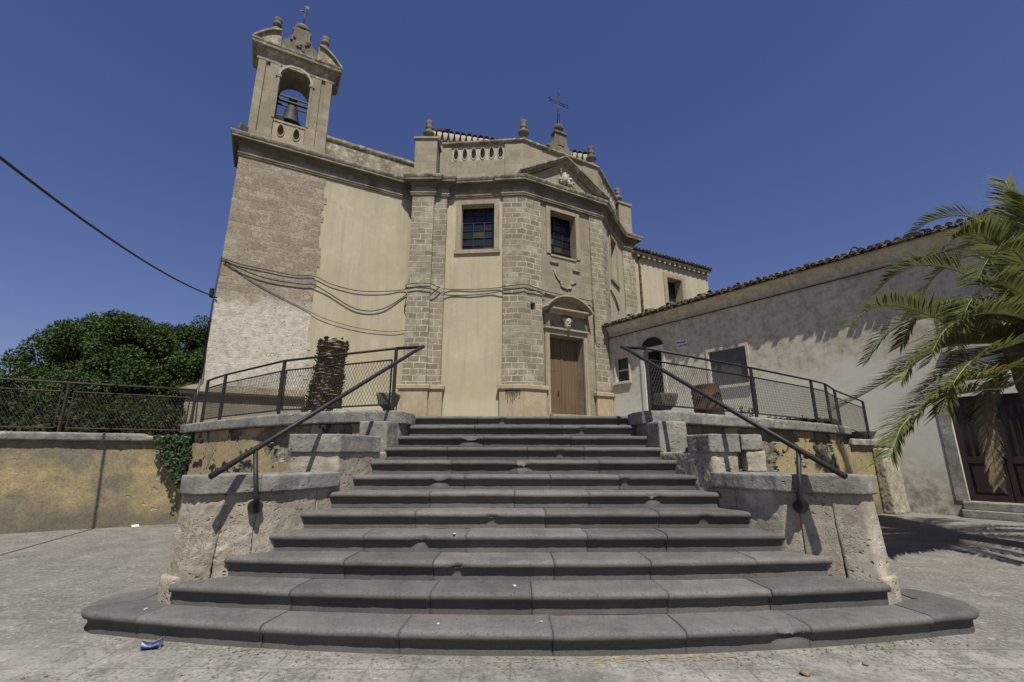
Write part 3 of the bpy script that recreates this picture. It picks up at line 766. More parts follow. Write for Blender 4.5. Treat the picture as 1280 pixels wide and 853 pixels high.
m = MB(); m.sweep([(8.1, 11.24), (9.93, 12.3)], [(.10, 1.602), (.10, 1.77), (-.36, 1.77), (-.36, 1.602)]); m.build('coping', 'coping', rw, remesh=.025, disp=.02)
m = MB(); m.sweep([(9.05, 11.80), (9.75, 12.2)], [(.28, 0), (.22, 1.55), (.021, 1.55), (.021, 0)]); m.build('buttress', 'lime', rw, remesh=.03, disp=.05)

# boundary wall on the left
bw = thing('boundary_wall', (-8.2, 9.55, 0), 'low boundary wall in stained yellow plaster at the left, under the fence', 'wall')
BW = [(-19.66, 2.84), (-9.26, 8.84), (-7.2, 10.03)]
m = MB()
d = Vector((.866, .5)); nrm = Vector((d.y, -d.x)); A0 = Vector((-9.26, 8.84)) - d * 6
Lw = (Vector((-6.75, 10.29)) - A0).length; K = int(Lw / .06); rows = []
for k in range(K + 1):
    row = []
    for q in range(29):
        z = 1.66 * q / 28; p = A0 + d * (Lw * k / K); v = Vector((p.x, p.y, z))
        dv = .018 * nz(v, 1.6) + .010 * nz(v, 5) + .006 * nz(v, 16)
        hole = nz(v, 4.3) * .7 + .3 * nz(v, 11)
        if hole < -.48: dv -= .03
        row.append(m.bm.verts.new(v + Vector((nrm.x, nrm.y, 0)) * dv))
    rows.append(row)
for k in range(K):
    for q in range(28): m.bm.faces.new([rows[k][q], rows[k + 1][q], rows[k + 1][q + 1], rows[k][q + 1]]).smooth = True
m.build('plaster_face', 'yellow', bw)
A1 = A0 + d * Lw
m = MB(); m.sweep([tuple(A0), tuple(A1)], [(-.05, 0), (-.05, 1.64), (-.35, 1.64), (-.35, 0)]); m.build('core', 'rubble', bw)
m = MB()
q0 = 0
while q0 < Lw - .1:
    q1 = min(Lw - (0 if q0 > Lw - 2 else 0), q0 + random.uniform(1.0, 1.6))
    zt = 1.82 if q0 < Lw - 1.6 else 1.78
    m.sweep([tuple(A0 + d * (q0 + .004)), tuple(A0 + d * q1)], [(.10, 1.662), (.11, zt - .02), (.09, zt), (-.38, zt), (-.38, 1.662)]); q0 = q1
m.build('coping', 'coping', bw, remesh=.024, disp=.02, dscale=.25)

# ------------------------------------------------------------------ fences and handrails
def diamond(m, a, b, h, pitch=.062, r=.0032):
    """wire mesh between two foot points, h high"""
    a = Vector(a); b = Vector(b); Ld = (b - a); w = Ld.length; u = Ld.normalized(); up = Vector((0, 0, 1))
    ht = h; k = 1.7                      # steepness of the strands
    for sgn in (1, -1):
        c = -ht / k if sgn > 0 else 0
        s_ = c
        end = w if sgn > 0 else w + ht / k
        while s_ < end:
            # strand: u = s_ + sgn*z/k
            z0, z1 = 0., ht
            if sgn > 0:
                if s_ < 0: z0 = -s_ * k
                if s_ + ht / k > w: z1 = (w - s_) * k
            else:
                if s_ > w: z0 = (s_ - w) * k
                if s_ - ht / k < 0: z1 = s_ * k
            if z1 - z0 > .02:
                p0 = a + u * (s_ + sgn * z0 / k) + up * z0; p1 = a + u * (s_ + sgn * z1 / k) + up * z1
                # keep the panel's own slope
                p0.z = a.z + (b.z - a.z) * ((p0 - a).dot(u) / w) + z0; p1.z = a.z + (b.z - a.z) * ((p1 - a).dot(u) / w) + z1
                m.tube([p0, p1], r, 3, cap=False)
            s_ += pitch
def fence(name, posts, h, label, zb, rail_pts=None, mat='iron', panel_gap=.07, flip=False, loc=None):
    f = thing(name, loc or (posts[0][0], posts[0][1], zb if not isinstance(zb, (list, tuple)) else zb[0]), label, 'fence')
    zbs = zb if isinstance(zb, (list, tuple)) else [zb] * len(posts)
    P = [Vector((x, y, z)) for (x, y), z in zip(posts, zbs)]
    for p in P:
        m = MB(); m.box(p + Vector((0, 0, h / 2)), (.045, .045, h)); m.build('post', mat, f)
    m = MB(); m.tube(rail_pts or [p + Vector((0, 0, h)) for p in P], .022, 8); m.build('top_rail', mat, f)
    for a, b in zip(P, P[1:]):
        dd = (b - a); L_ = dd.length; u = dd.normalized()
        a2 = a + u * panel_gap + Vector((0, 0, .10)); b2 = b - u * panel_gap + Vector((0, 0, .10)); hh = h - .28
        m = MB(); V = Vector((0, 0, hh))
        for s0, s1 in ((a2, b2), (a2 + V, b2 + V), (a2, a2 + V), (b2, b2 + V)):
            m.tube([s0, s1], .014, 4)
        for s0 in (a2, b2):
            for zz in (.12, hh - .12):
                q = s0 + Vector((0, 0, zz)); m.tube([q, q + u * (-panel_gap if s0 is a2 else panel_gap)], .008, 4)
        pn = m.build('panel_frame', mat, f)
        m = MB(); diamond(m, a2, b2, hh); me = m.build('wire_mesh', 'mesh', pn)
    return f
# left terrace fence
fence('terrace_fence', [(-1.83, 7.02), (-4.07, 8.0), (-6.02, 9.47), (-6.9, 10.25)], .98,
      'dark iron mesh fence on the curved coping left of the stairs, before the palm stump', 2.05)
fence('terrace_fence', [(2.12, 7.02), (4.62, 8.68), (6.75, 10.2), (7.45, 10.76), (8.05, 11.33), (9.3, 12.1)], .98,
      'dark iron mesh fence on the curved coping right of the stairs, before the rusty drum', [2.05, 2.05, 2.05, 2.05, 1.98, 1.78])
bp = [A0 + d * s_ + Vector((-nrm.x, -nrm.y)) * .12 for s_ in (.6, 2.5, 4.35, 6.42, 8.55)]
bf_ = fence('wall_fence', [tuple(p) for p in bp], 1.0, 'rusty iron mesh fence along the yellow boundary wall at the left', 1.81, mat='rusty', panel_gap=.09)
m = MB(); m.tube([(bp[-1].x - .06, bp[-1].y + .02, 1.8), (bp[-1].x + .04, bp[-1].y + .02, 3.05)], .022, 6)
m.build('post', 'galv', bf_)

def handrail(sx, label):
    X = lambda x: AX + sx * x
    h = thing('handrail', (X(2.65), 4.65, .9), label, 'handrail', 'iron handrails of the stairs')
    pts = [(X(2.79), 4.15, 1.21), (X(1.58), 6.85, 2.99), (X(1.535), 6.93, 3.035), (X(1.56), 6.97, 3.04), (X(1.97), 7.02, 3.03)]
    if sx > 0: pts = [(X(2.77), 4.15, 1.21), (X(1.60), 6.85, 2.99), (X(1.56), 6.93, 3.03), (X(1.58), 6.97, 3.035), (X(1.97), 7.02, 3.03)]
    m = MB(); m.tube([pts[0], Vector(pts[0]).lerp(Vector(pts[1]), .5)] + pts[1:], .026, 10); m.build('rail', 'iron', h)
    p = Vector(pts[0]).lerp(Vector(pts[1]), .135)
    q = Vector((X(2.575), 4.555, .92))
    m = MB(); m.tube([p, Vector((q.x - sx * .03, q.y - .07, q.z + .10)), Vector((q.x - sx * .03, q.y - .06, q.z + .02)), q + Vector((sx * .03, .05, 0))], .022, 8); m.build('post', 'iron', h)
    m = MB(); dr = Vector((-sx * .62, -.79, 0)); m.tube([q + dr * -.06, q + dr * .012], .062, 18); m.build('flange', 'iron', h)
    return h
handrail(-1, 'dark iron handrail sloping down over the left cheek wall of the stairs')
handrail(1, 'dark iron handrail sloping down over the right cheek wall of the stairs')

# ------------------------------------------------------------------ church
CH = thing('church', (1.0, 18.5, 2.8), 'pale stone baroque church with faceted front, pediment and a bell tower at its left', 'church')
def part(m, name, mats, parent=None, **k): return m.build(name, mats, parent or CH, **k)
FT = Fr(-10.15, 14.76, 28.5)          # tower and left wall
F1 = Fr(-3.03, 17.8, math.degrees(math.atan2(17.5 - 17.8, .47 + 3.03)))
F2 = Fr(.47, 17.5, 28.5)
F3 = Fr(4.19, 19.52, math.degrees(math.atan2(22.8 - 19.52, 6.0 - 4.19)))
L1 = math.hypot(3.5, .3); L2 = math.hypot(3.72, 2.02); L3 = math.hypot(1.81, 3.28)
UT = 2.985                              # tower width
UL = 6.72                               # left wall ends behind the pilaster
ZB = 1.2
# tower body and left wall
m = MB(); m.fwall(FT, 0, UT, ZB, 12.3, o=.02); m.face([FT.p(0, -1.6, ZB), FT.p(0, .02, ZB), FT.p(0, .02, 12.3), FT.p(0, -1.6, 12.3)]); m.face([FT.p(0, -1.6, ZB), FT.p(UT, -1.6, ZB), FT.p(UT, -1.6, 13.2), FT.p(0, -1.6, 13.2)]); m.face([FT.p(0, -1.6, 13.04), FT.p(UT, -1.6, 13.04), FT.p(UT, .0, 13.04), FT.p(0, .0, 13.04)])
m.face([FT.p(UT, .02, ZB), FT.p(UT, -.02, ZB), FT.p(UT, -.02, 12.3), FT.p(UT, .02, 12.3)])
for k in range(31):
    z = 3.75 + .27 * k; m.fbox(FT, UT - .02, UT + random.choice((.0, .03, .05, .09, .14)) + random.uniform(0, .03), -.05, .018 + .0004 * (k % 3), z + .004, z + .266)
tower = part(m, 'bell_tower', 'tower')
m = MB(); m.sweep([FT.xy(0, -1.6), FT.xy(0, .02), FT.xy(UT + .05, .02)], [(0, 1.4), (.32, 1.4), (.32, 3.1), (.10, 3.62), (0, 3.66)]); m.build('tower_base', 'ashlar_plain', tower)
m = MB(); m.sweep([FT.xy(0, -1.6), FT.xy(0, .02), FT.xy(UT + .12, .02)], [(.3, 3.06), (.33, 3.2), (.46, 3.26), (.50, 3.34), (.48, 3.42), (.2, 3.58), (.1, 3.6), (.1, 3.06)]); m.build('base_moulding', 'cornice', tower)
m = MB(); m.fwall(FT, UT, UL, ZB, 12.3); part(m, 'side_wall', 'cream')
# pilaster between left wall and front
FP = Fr(-4.26, 17.43, 0)
m = MB(); m.fbox(FP, 0, .93, -1.0, 0, 2.0, 12.3); part(m, 'pilaster', 'ashlar')
m = MB(); m.fbox(FP, .931, 1.46, -1.0, -.16, 2.0, 12.3); part(m, 'pilaster', 'ashlar')
# front faces with openings
W1 = (.86, 2.28, 9.78, 11.88)
m = MB(); m.fwall(F1, .0, L1 - .85, 2.0, 12.3, [W1], depth=.42); part(m, 'front_wall', 'cream')
m = MB(); m.fwall(F1, L1 - .85, L1 + .02, 2.0, 12.3, o=.07); m.face([F1.p(L1 - .85, 0, 2), F1.p(L1 - .85, .07, 2), F1.p(L1 - .85, .07, 12.3), F1.p(L1 - .85, 0, 12.3)])
m.fwall(F2, -.02, .84, 2.0, 12.3, [(.28, .5, 7.1, 7.42)], o=.07, depth=.3)
m.face([F2.p(.84, .07, 2), F2.p(.84, 0, 2), F2.p(.84, 0, 12.3), F2.p(.84, .07, 12.3)])
m.face([F2.p(.26, -.22, 7.0), F2.p(.52, -.22, 7.0), F2.p(.52, -.22, 7.5), F2.p(.26, -.22, 7.5)])
part(m, 'corner_pier', 'ashlar', weld=.03)
DU0, DU1, DZ = 1.17, 2.90, 6.19
W2 = (1.36, 2.72, 9.82, 11.90)
m = MB(); m.fwall(F2, .84, L2 - .72, 2.0, 12.3, [W2, (DU0, DU1, 2.0, DZ)], depth=.5); part(m, 'front_wall', 'ashlar_plain')
m = MB(); m.fwall(F2, L2 - .72, L2 + .02, 2.0, 12.3, o=.06); m.face([F2.p(L2 - .72, 0, 2), F2.p(L2 - .72, .06, 2), F2.p(L2 - .72, .06, 12.3), F2.p(L2 - .72, 0, 12.3)])
m.fwall(F3, -.02, .7, 2.0, 12.3, o=.06); part(m, 'corner_pier', 'ashlar', weld=.03)
W3 = (1.35, 2.35, 9.75, 11.95)
m = MB(); m.fwall(F3, .7, L3, 2.0, 12.3, [W3], depth=.4); part(m, 'front_wall', 'cream')
FQ = Fr(5.9, 22.75, 28.5)
m = MB(); m.fbox(FQ, 0, .85, -1.2, .12, 2.0, 12.3); part(m, 'pilaster', 'ashlar')
# plinths
def plinth(path, z1=4.02):
    m = MB(); m.sweep(path, [(.002, 2.0), (.10, 2.0), (.10, z1 - .2), (.17, z1 - .17), (.17, z1 - .03), (.13, z1), (.002, z1 + .02)])
    return part(m, 'plinth', 'plinth', bevel=.012)
plinth([(-4.26, 17.9), (-4.26, 17.43), (-3.33, 17.43), (-3.33, 17.6)])
plinth([(-3.33, 17.592), (-2.80, 17.592), (-2.80, 17.82)])
plinth([F1.xy(L1 - .85, 0), F1.xy(L1 - .85, .07), F1.xy(L1 + .004, .07), F2.xy(.84, .07), F2.xy(.84, 0)])
plinth([F2.xy(L2 - .70, 0), F2.xy(L2 - .70, .06), F2.xy(L2 + .0, .06), F3.xy(.7, .06), F3.xy(.7, 0)], 3.95)
# entablature and main cornice all round
CP = [FT.xy(UT, -1.62), FT.xy(0, -1.62), FT.xy(0, .02), FT.xy(6.62, .02), (-4.30, 17.42), (-3.30, 17.42), (-3.30, 17.57), (-2.76, 17.57), F1.xy(.262, .02), F1.xy(L1 - .87, .02), F1.xy(L1 - .87, .09),
      F1.xy(L1 + .03, .09), F2.xy(L2 + .03, .09), F3.xy(.72, .09), F3.xy(.72, .02), F3.xy(L3 - .25, .02), FQ.xy(-.03, .15), FQ.xy(.88, .15), FQ.xy(.88, -1.0)]
m = MB()
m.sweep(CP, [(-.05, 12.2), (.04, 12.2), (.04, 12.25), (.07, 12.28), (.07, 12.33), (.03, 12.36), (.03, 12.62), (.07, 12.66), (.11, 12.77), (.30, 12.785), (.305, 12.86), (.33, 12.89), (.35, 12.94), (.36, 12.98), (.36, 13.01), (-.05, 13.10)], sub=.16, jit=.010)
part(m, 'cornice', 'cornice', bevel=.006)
# attic parapets
m = MB(); m.sweep([FT.xy(UT - .1, -.02), FT.xy(6.6, -.02)], [(0, 13.0), (0, 13.95), (.06, 13.97), (.08, 14.02), (.08, 14.12), (-.3, 14.15), (-.3, 13.0)], sub=.18, jit=.012); part(m, 'side_parapet', 'cornice')
m = MB(); m.fbox(FP, -.02, .95, -.9, 0, 13.0, 14.98); m.fbox(FP, -.07, 1.0, -.95, .06, 14.98, 15.09); part(m, 'pedestal', 'ashlar_attic', bevel=.01)
# attic of the left face: solid ends, pierced panel of six openings
BU0, BU1, BZ0, BZ1 = .30, 2.72, 14.16, 14.86
def keyhole(cx, z0, z1, w):
    """outline of an oval with ears, used for the pierced panels"""
    pts = []; r = w / 2
    for k in range(24):
        a = 2 * math.pi * k / 24; pts.append((cx + r * math.cos(a), (z0 + z1) / 2 + (z1 - z0) / 2 * math.sin(a)))
    return pts
def pierced(m, fr, u0, u1, z0, z1, n, o, depth, wf=.46, hf=.66, mi=0, dark=None):
    """panel with n oval through-openings"""
    cw = (u1 - u0) / n
    for k in range(n):
        cx = u0 + cw * (k + .5); a0, a1 = u0 + cw * k, u0 + cw * (k + 1); zc = (z0 + z1) / 2; hh = (z1 - z0) * hf / 2; hw = cw * wf / 2
        N_ = 24; inner = []; outer = []
        for q in range(N_):
            a = 2 * math.pi * q / N_; c_, s_ = math.cos(a), math.sin(a)
            ee = .86 if s_ > 0 else 1.0
            inner.append((cx + hw * c_ * ee, zc + hh * s_))
            t = min((cw / 2) / max(abs(c_), 1e-6), ((z1 - z0) / 2) / max(abs(s_), 1e-6)); outer.append((cx + t * c_, zc + t * s_))
        corners = [(a1, z1), (a0, z1), (a0, z0), (a1, z0)]
        for q in range(N_):
            r_ = (q + 1) % N_
            poly = [inner[q], outer[q]]
            for (cu, cz) in corners:
                ang = math.atan2(cz - zc, cu - cx) % (2 * math.pi); a_ = 2 * math.pi * q / N_; b_ = 2 * math.pi * (q + 1) / N_
                if a_ < ang < b_: poly.append((cu, cz))
            poly += [outer[r_], inner[r_]]
            m.face([fr.p(u, o, z) for u, z in poly], mi)
            m.face([fr.p(inner[q][0], o, inner[q][1]), fr.p(inner[r_][0], o, inner[r_][1]), fr.p(inner[r_][0], o - depth, inner[r_][1]), fr.p(inner[q][0], o - depth, inner[q][1])], mi)
            # raised rim
            k1 = 1.22
            big = lambda p: (cx + (p[0] - cx) * k1, zc + (p[1] - zc) * k1)
            bq, br = big(inner[q]), big(inner[r_])
            m.face([fr.p(*x) for x in ((inner[q][0], o + .03, inner[q][1]), (bq[0], o + .03, bq[1]), (br[0], o + .03, br[1]), (inner[r_][0], o + .03, inner[r_][1]))], mi)
            m.face([fr.p(bq[0], o + .03, bq[1]), fr.p(bq[0], o, bq[1]), fr.p(br[0], o, br[1]), fr.p(br[0], o + .03, br[1])], mi)
            m.face([fr.p(inner[r_][0], o + .03, inner[r_][1]), fr.p(inner[r_][0], o, inner[r_][1]), fr.p(inner[q][0], o, inner[q][1]), fr.p(inner[q][0], o + .03, inner[q][1])], mi)
m = MB()
m.fbox(F1, -.12, BU0, -.40, -.06, 13.02, 14.95); m.fbox(F1, BU0, BU1, -.40, -.10, 13.02, BZ0)
m.fbox(F1, BU0, BU1, -.40, -.10, BZ1, 14.95)
m.prism([F1.xy(BU1, -.04), F1.xy(L1 + .03, -.04), F2.xy(1.05, -.04), F2.xy(1.05, -.40), F1.xy(L1 - .2, -.40), F1.xy(BU1, -.40)], 13.02, 14.95)
m.fbox(F2, 1.05, L2 - .9, -.40, -.06, 13.02, 14.95)
m.prism([F2.xy(L2 - .9, -.04), F2.xy(L2 + .02, -.04), F3.xy(.75, -.04), F3.xy(.75, -.40), F2.xy(L2 - .2, -.40), F2.xy(L2 - .9, -.40)], 13.02, 14.95)
m.fbox(F3, .75, 1.0, -.40, -.08, 13.02, 14.95); m.fbox(F3, 1.0, L3 - .6, -.40, -.08, 13.02, BZ0); m.fbox(F3, 1.0, L3 - .6, -.40, -.08, BZ1, 14.95)
attic = part(m, 'attic', 'ashlar_attic', bevel=.008)
m = MB(); m.sweep([F1.xy(-.12, -.06), F1.xy(L1 + .03, -.04), F2.xy(L2 + .02, -.04), F3.xy(L3 - .4, -.06)], [(.0, 14.951), (.05, 14.96), (.09, 15.0), (.09, 15.07), (-.42, 15.10), (-.42, 14.951)], sub=.2, jit=.01)
m.build('attic_coping', 'cornice', attic, bevel=.006)
m = MB(); pierced(m, F1, BU0, BU1, BZ0, BZ1, 6, -.11, .16, .54, .78); m.fbox(F1, BU0, BU1, -.4, -.33, BZ0, BZ1)
m.build('pierced_panel', 'carved', attic)
m = MB(); pierced(m, F3, 1.0, L3 - .6, BZ0, BZ1, 5, -.09, .16); m.fbox(F3, 1.0, L3 - .6, -.4, -.33, BZ0, BZ1); m.build('pierced_panel', 'carved', attic)
m = MB(); m.fbox(FQ, -.05, .85, -1.0, .1, 13.02, 14.95); m.fbox(FQ, -.1, .9, -1.05, .16, 14.95, 15.06); part(m, 'pedestal', 'ashlar_attic', bevel=.01)
# finials
def finial(p, sc=1.0):
    m = MB()
    m.lathe(p, [(.20 * sc, 0), (.20 * sc, .12 * sc), (.12 * sc, .18 * sc), (.10 * sc, .26 * sc), (.15 * sc, .32 * sc), (.25 * sc, .45 * sc), (.26 * sc, .52 * sc), (.16 * sc, .60 * sc), (.13 * sc, .66 * sc), (.13 * sc, .72 * sc), (.155 * sc, .76 * sc), (.165 * sc, .82 * sc), (.125 * sc, .86 * sc), (.15 * sc, .95 * sc), (.155 * sc, 1.06 * sc), (.14 * sc, 1.13 * sc), (.03 * sc, 1.16 * sc)], 14)
    return part(m, 'finial', 'finial')
finial(FP.p(.47, -.42, 15.09)); finial(F2.p(.18, -.22, 15.08)); finial(F2.p(L2 - .2, -.22, 15.08)); finial(FQ.p(.35, -.35, 15.06))
# pediment
PC = L2 / 2 + .0
m = MB(); b0, b1, az_ = -.30, L2 + .30, 14.56
def rake(o0, o1, t0, t1):
    """two sloping bars, from t0 below to t1 above the sloping line"""
    for (ua, ub) in ((b0, PC), (b1, PC)):
        m.fprism(F2, [(ua, 13.09 + t0), (ub, az_ + t0), (ub, az_ + t1), (ua, 13.09 + t1)], o0, o1)
rake(-.06, .34, -.01, .06); rake(-.06, .40, .061, .13); rake(-.06, .16, -.10, -.011)
ped = part(m, 'pediment', 'cornice', bevel=.006)
m = MB(); m.fprism(F2, [(b0 + .4, 13.08), (b1 - .4, 13.08), (PC, az_ - .08)], -.05, .06); m.build('tympanum', 'frame', ped)
m = MB()
for k in range(34):
    u = PC + random.gauss(.0, .22); z = 13.42 + abs(random.gauss(0, .25)) * (1 - abs(u - PC) * .9)
    if z > 14.1: continue
    r = random.uniform(.04, .1)
    m.lathe(F2.p(u, .12, z - r), [(r * .3, 0), (r, r * .5), (r * 1.05, r), (r * .7, r * 1.7), (r * .1, r * 2)], 8)
m.tube([F2.p(PC - .1, .16, 13.35), F2.p(PC + .04, .2, 13.62), F2.p(PC - .03, .2, 13.88)], [.13, .1, .07], 8)
m.tube([F2.p(PC + .12, .16, 13.6), F2.p(PC + .35, .16, 13.42), F2.p(PC + .62, .14, 13.2)], [.07, .06, .04], 7)
m.build('relief', 'sculpt', ped, smooth=True)
# pedestal with ball and iron cross above the pediment
m = MB(); m.fbox(F2, PC - .62, PC + .62, -.38, -.02, 15.08, 15.32)
m.fprism(F2, [(PC - .42, 15.32), (PC + .42, 15.32), (PC + .30, 16.15), (PC - .30, 16.15)], -.36, -.06)
m.fprism(F2, [(PC - .16, 15.5), (PC + .16, 15.5), (PC + .13, 16.02), (PC - .13, 16.02)], -.06, -.03)
for s_ in (-1, 1):
    m.fprism(F2, [(PC + s_ * .42, 15.32), (PC + s_ * .75, 15.32), (PC + s_ * .72, 15.42), (PC + s_ * .56, 15.48), (PC + s_ * .47, 15.62), (PC + s_ * .385, 15.66)], -.33, -.1)
m.fbox(F2, PC - .36, PC + .36, -.42, 0.0, 16.15, 16.24); m.fbox(F2, PC - .3, PC + .3, -.37, -.05, 16.24, 16.31)
m.lathe(F2.p(PC, -.2, 16.31), [(.10, 0), (.12, .05), (.2, .12), (.23, .24), (.2, .36), (.11, .44), (.02, .47)], 16)
part(m, 'cross_pedestal', 'finial', bevel=.008)
m = MB(); cz = 16.75
def bar(a, b, w=.055):
    """outline bar of the wrought cross: two parallel rods"""
    a = Vector(a); b = Vector(b); dd = (b - a).normalized(); side = Vector((F2.u.x, F2.u.y, 0)) if abs(dd.z) > .5 else Vector((0, 0, 1))
    for s_ in (-1, 1): m.tube([a + side * w * s_, b + side * w * s_], .018, 6)
C_ = F2.p(PC, -.2, 18.0)
bar(F2.p(PC, -.2, cz), F2.p(PC, -.2, 18.42)); bar(F2.p(PC - .42, -.2, 18.0), F2.p(PC + .42, -.2, 18.0))
def dia(c, r):
    uu = Vector((F2.u.x, F2.u.y, 0)); pts = [c + uu * r * math.cos(a) + Vector((0, 0, r * math.sin(a))) for a in [k * math.pi / 2 for k in range(5)]]
    m.tube(pts, .018, 6)
dia(F2.p(PC, -.2, 18.5), .11); dia(F2.p(PC - .5, -.2, 18.0), .11); dia(F2.p(PC + .5, -.2, 18.0), .11); dia(C_, .09)
for zz in (16.95, 17.3, 17.65): m.tube([F2.p(PC - .055, -.2, zz), F2.p(PC + .055, -.2, zz)], .014, 5)
m.tube([F2.p(PC, -.2, 16.7), F2.p(PC, -.2, 16.95)], .05, 8)
part(m, 'cross', 'iron')
# windows with stone frames and coloured panes
def church_window(fr, w, rows, depth, name='window', fw=.22, sill=True):
    u0, u1, z0, z1 = w
    m = MB(); o1 = .05
    m.fbox(fr, u0 - fw, u0, .003, o1, z0 - .02, z1 + fw); m.fbox(fr, u1, u1 + fw, .003, o1, z0 - .02, z1 + fw); m.fbox(fr, u0, u1, .003, o1, z1, z1 + fw)
    if sill: m.fbox(fr, u0 - fw - .05, u1 + fw + .05, .003, o1 + .03, z0 - .2, z0 - .02)
    else: m.fbox(fr, u0, u1, .003, o1 - .01, z0 - .12, z0 - .02)
    win = part(m, name, 'frame', bevel=.012)
    names = ['g_blue', 'g_green', 'g_yellow', 'g_purple', 'g_red']
    m = MB(); q = -depth + .06; nr = len(rows); nc = len(rows[0])
    for r_, row in enumerate(rows):
        for c_, ch in enumerate(row):
            a = lerp(u0, u1, c_ / nc); b = lerp(u0, u1, (c_ + 1) / nc); t0 = lerp(z1, z0, r_ / nr); t1 = lerp(z1, z0, (r_ + 1) / nr)
            tl = random.uniform(-.008, .008)
            m.face([fr.p(a, q + tl, t1), fr.p(b, q, t1), fr.p(b, q - tl, t0), fr.p(a, q, t0)], 'bgypr'.index(ch))
    m.build('pane', names, win)
    m = MB()
    for k in range(nc + 1): m.fbox(fr, lerp(u0, u1, k / nc) - .014, lerp(u0, u1, k / nc) + .014, q + .01, q + .04, z0, z1)
    for k in range(nr + 1): m.fbox(fr, u0, u1, q + .012, q + .038, lerp(z0, z1, k / nr) - .012, lerp(z0, z1, k / nr) + .012)
    m.build('window_bars', 'grille', win)
    return win
ROWS = ['bbb', 'bpb', 'gyg', 'pgp', 'bry']
church_window(F1, W1, ['bbb', 'pbb', 'bbp', 'gyg', 'pgp', 'bry'][0:6], .42)
church_window(F2, W2, ['bbb', 'bpb', 'bbb', 'ygb', 'gyp', 'gpr'], .5, sill=False)
church_window(F3, W3, ['bb', 'bb', 'gy', 'pg'], .4, fw=.18)
# portal: frame, frieze with mask, segmental hood, double door with wicket
m = MB(); FW = .21
for a, b in ((DU0 - FW, DU0), (DU1, DU1 + FW)):
    m.fbox(F2, a, b, -.1, .10, 2.4, 6.19); m.fbox(F2, a + .05, b - .05, .10, .135, 2.6, 6.19)
m.fbox(F2, DU0 - FW, DU1 + FW, -.1, .10, 6.191, 6.40); m.fbox(F2, DU0 - FW - .04, DU1 + FW + .04, .003, .20, 6.401, 6.47)
portal = part(m, 'portal', 'portal', bevel=.012)
HC = (DU0 + DU1) / 2
m = MB(); m.fbox(F2, DU0 - FW - .02, DU1 + FW + .02, .003, .07, 6.47, 7.08); m.build('frieze', 'cornice', portal)
m = MB(); h0, h1 = DU0 - .34, DU1 + .34
m.sweep([F2.xy(h0 + .3, .0), F2.xy(h1 - .3, .0)], [(.003, 7.06), (.18, 7.08), (.24, 7.14), (.40, 7.17), (.44, 7.20), (.44, 7.26), (.003, 7.28)])
hw_ = (h1 - h0) / 2; rise = .62; Rr = (hw_ ** 2 + rise ** 2) / (2 * rise); cz_ = 7.262 + rise - Rr
def arcpts(rad, n=24):
    out = []
    amax = math.asin(min(1, hw_ / Rr))
    for k in range(n + 1):
        a = -amax + 2 * amax * k / n; out.append((HC + rad * math.sin(a), cz_ + rad * math.cos(a)))
    return out
for (ra, rb, o_) in ((Rr - .06, Rr, .44), (Rr - .16, Rr - .061, .30)):
    oa, ob = arcpts(ra), arcpts(rb)
    for k in range(24):
        m.fprism(F2, [oa[k], oa[k + 1], ob[k + 1], ob[k]], .003, o_)
m.fprism(F2, arcpts(Rr - .15)[::-1], .003, .06)
m.build('hood', 'portal', portal)
m = MB()          # carved mask on the frieze
c = F2.p(HC, .13, 6.42)
m.lathe(c, [(.05, 0), (.11, .05), (.15, .16), (.17, .3), (.18, .42), (.15, .52), (.06, .58), (.01, .6)], 14)
for s_ in (-1, 1):
    m.lathe(F2.p(HC + s_ * .07, .27, 6.74), [(.01, 0), (.045, .03), (.045, .06), (.01, .09)], 8)
    m.lathe(F2.p(HC + s_ * .17, .16, 6.78), [(.02, 0), (.09, .06), (.10, .13), (.03, .2)], 8)
m.lathe(F2.p(HC, .29, 6.64), [(.015, 0), (.05, .03), (.03, .12), (.01, .16)], 8)
m.lathe(F2.p(HC, .27, 6.55), [(.02, 0), (.07, .02), (.05, .05), (.01, .06)], 8)
m.build('mask', 'carved', portal, smooth=True)
m = MB(); m.fbox(F2, DU0 - .1, DU1 + .1, -.40, .34, 2.3, 2.93); m.build('threshold', 'frame', portal, bevel=.015)
# door leaves
q = -.42
for (a, b, wick) in ((DU0 + .015, HC - .008, True), (HC + .008, DU1 - .015, False)):
    m = MB(); npl = 5; w_ = (b - a) / npl
    for k in range(npl):
        m.fbox(F2, a + k * w_ + .004, a + (k + 1) * w_ - .004, q - .05, q + random.uniform(-.003, .003), 2.93, DZ)
    m.fbox(F2, a, b, q - .06, q - .03, 2.93, DZ)
    dr = part(m, 'door', 'wood')
    if wick:
        m = MB(); wu0, wu1, wz = a + .09, HC - .1, 4.75
        m.fbox(F2, wu0, wu1, q + .006, q + .022, 2.96, wz)
        for k in range(1, 4): m.fbox(F2, lerp(wu0, wu1, k / 4) - .004, lerp(wu0, wu1, k / 4) + .004, q + .022, q + .026, 2.96, wz)
        m.build('wicket_door', 'wood', dr)
        m = MB()
        for (x0, x1, y0, y1) in ((wu0 - .012, wu0, 2.96, wz), (wu1, wu1 + .012, 2.96, wz), (wu0, wu1, wz, wz + .014)): m.fbox(F2, x0, x1, q + .004, q + .008, y0, y1)
        m.build('wicket_gap', 'dark', dr)
        m = MB(); m.fbox(F2, wu1 - .1, wu1 - .05, q + .02, q + .035, 3.72, 3.95); m.tube([F2.p(wu1 - .075, q + .03, 3.88), F2.p(wu1 - .075, q + .08, 3.86), F2.p(wu1 - .15, q + .08, 3.84)], .012, 6)
        m.build('handle', 'iron', dr)
    else:
        m = MB(); m.fbox(F2, a - .02, a + .05, q + .004, q + .03, 2.94, DZ); m.build('astragal', 'wood', dr)
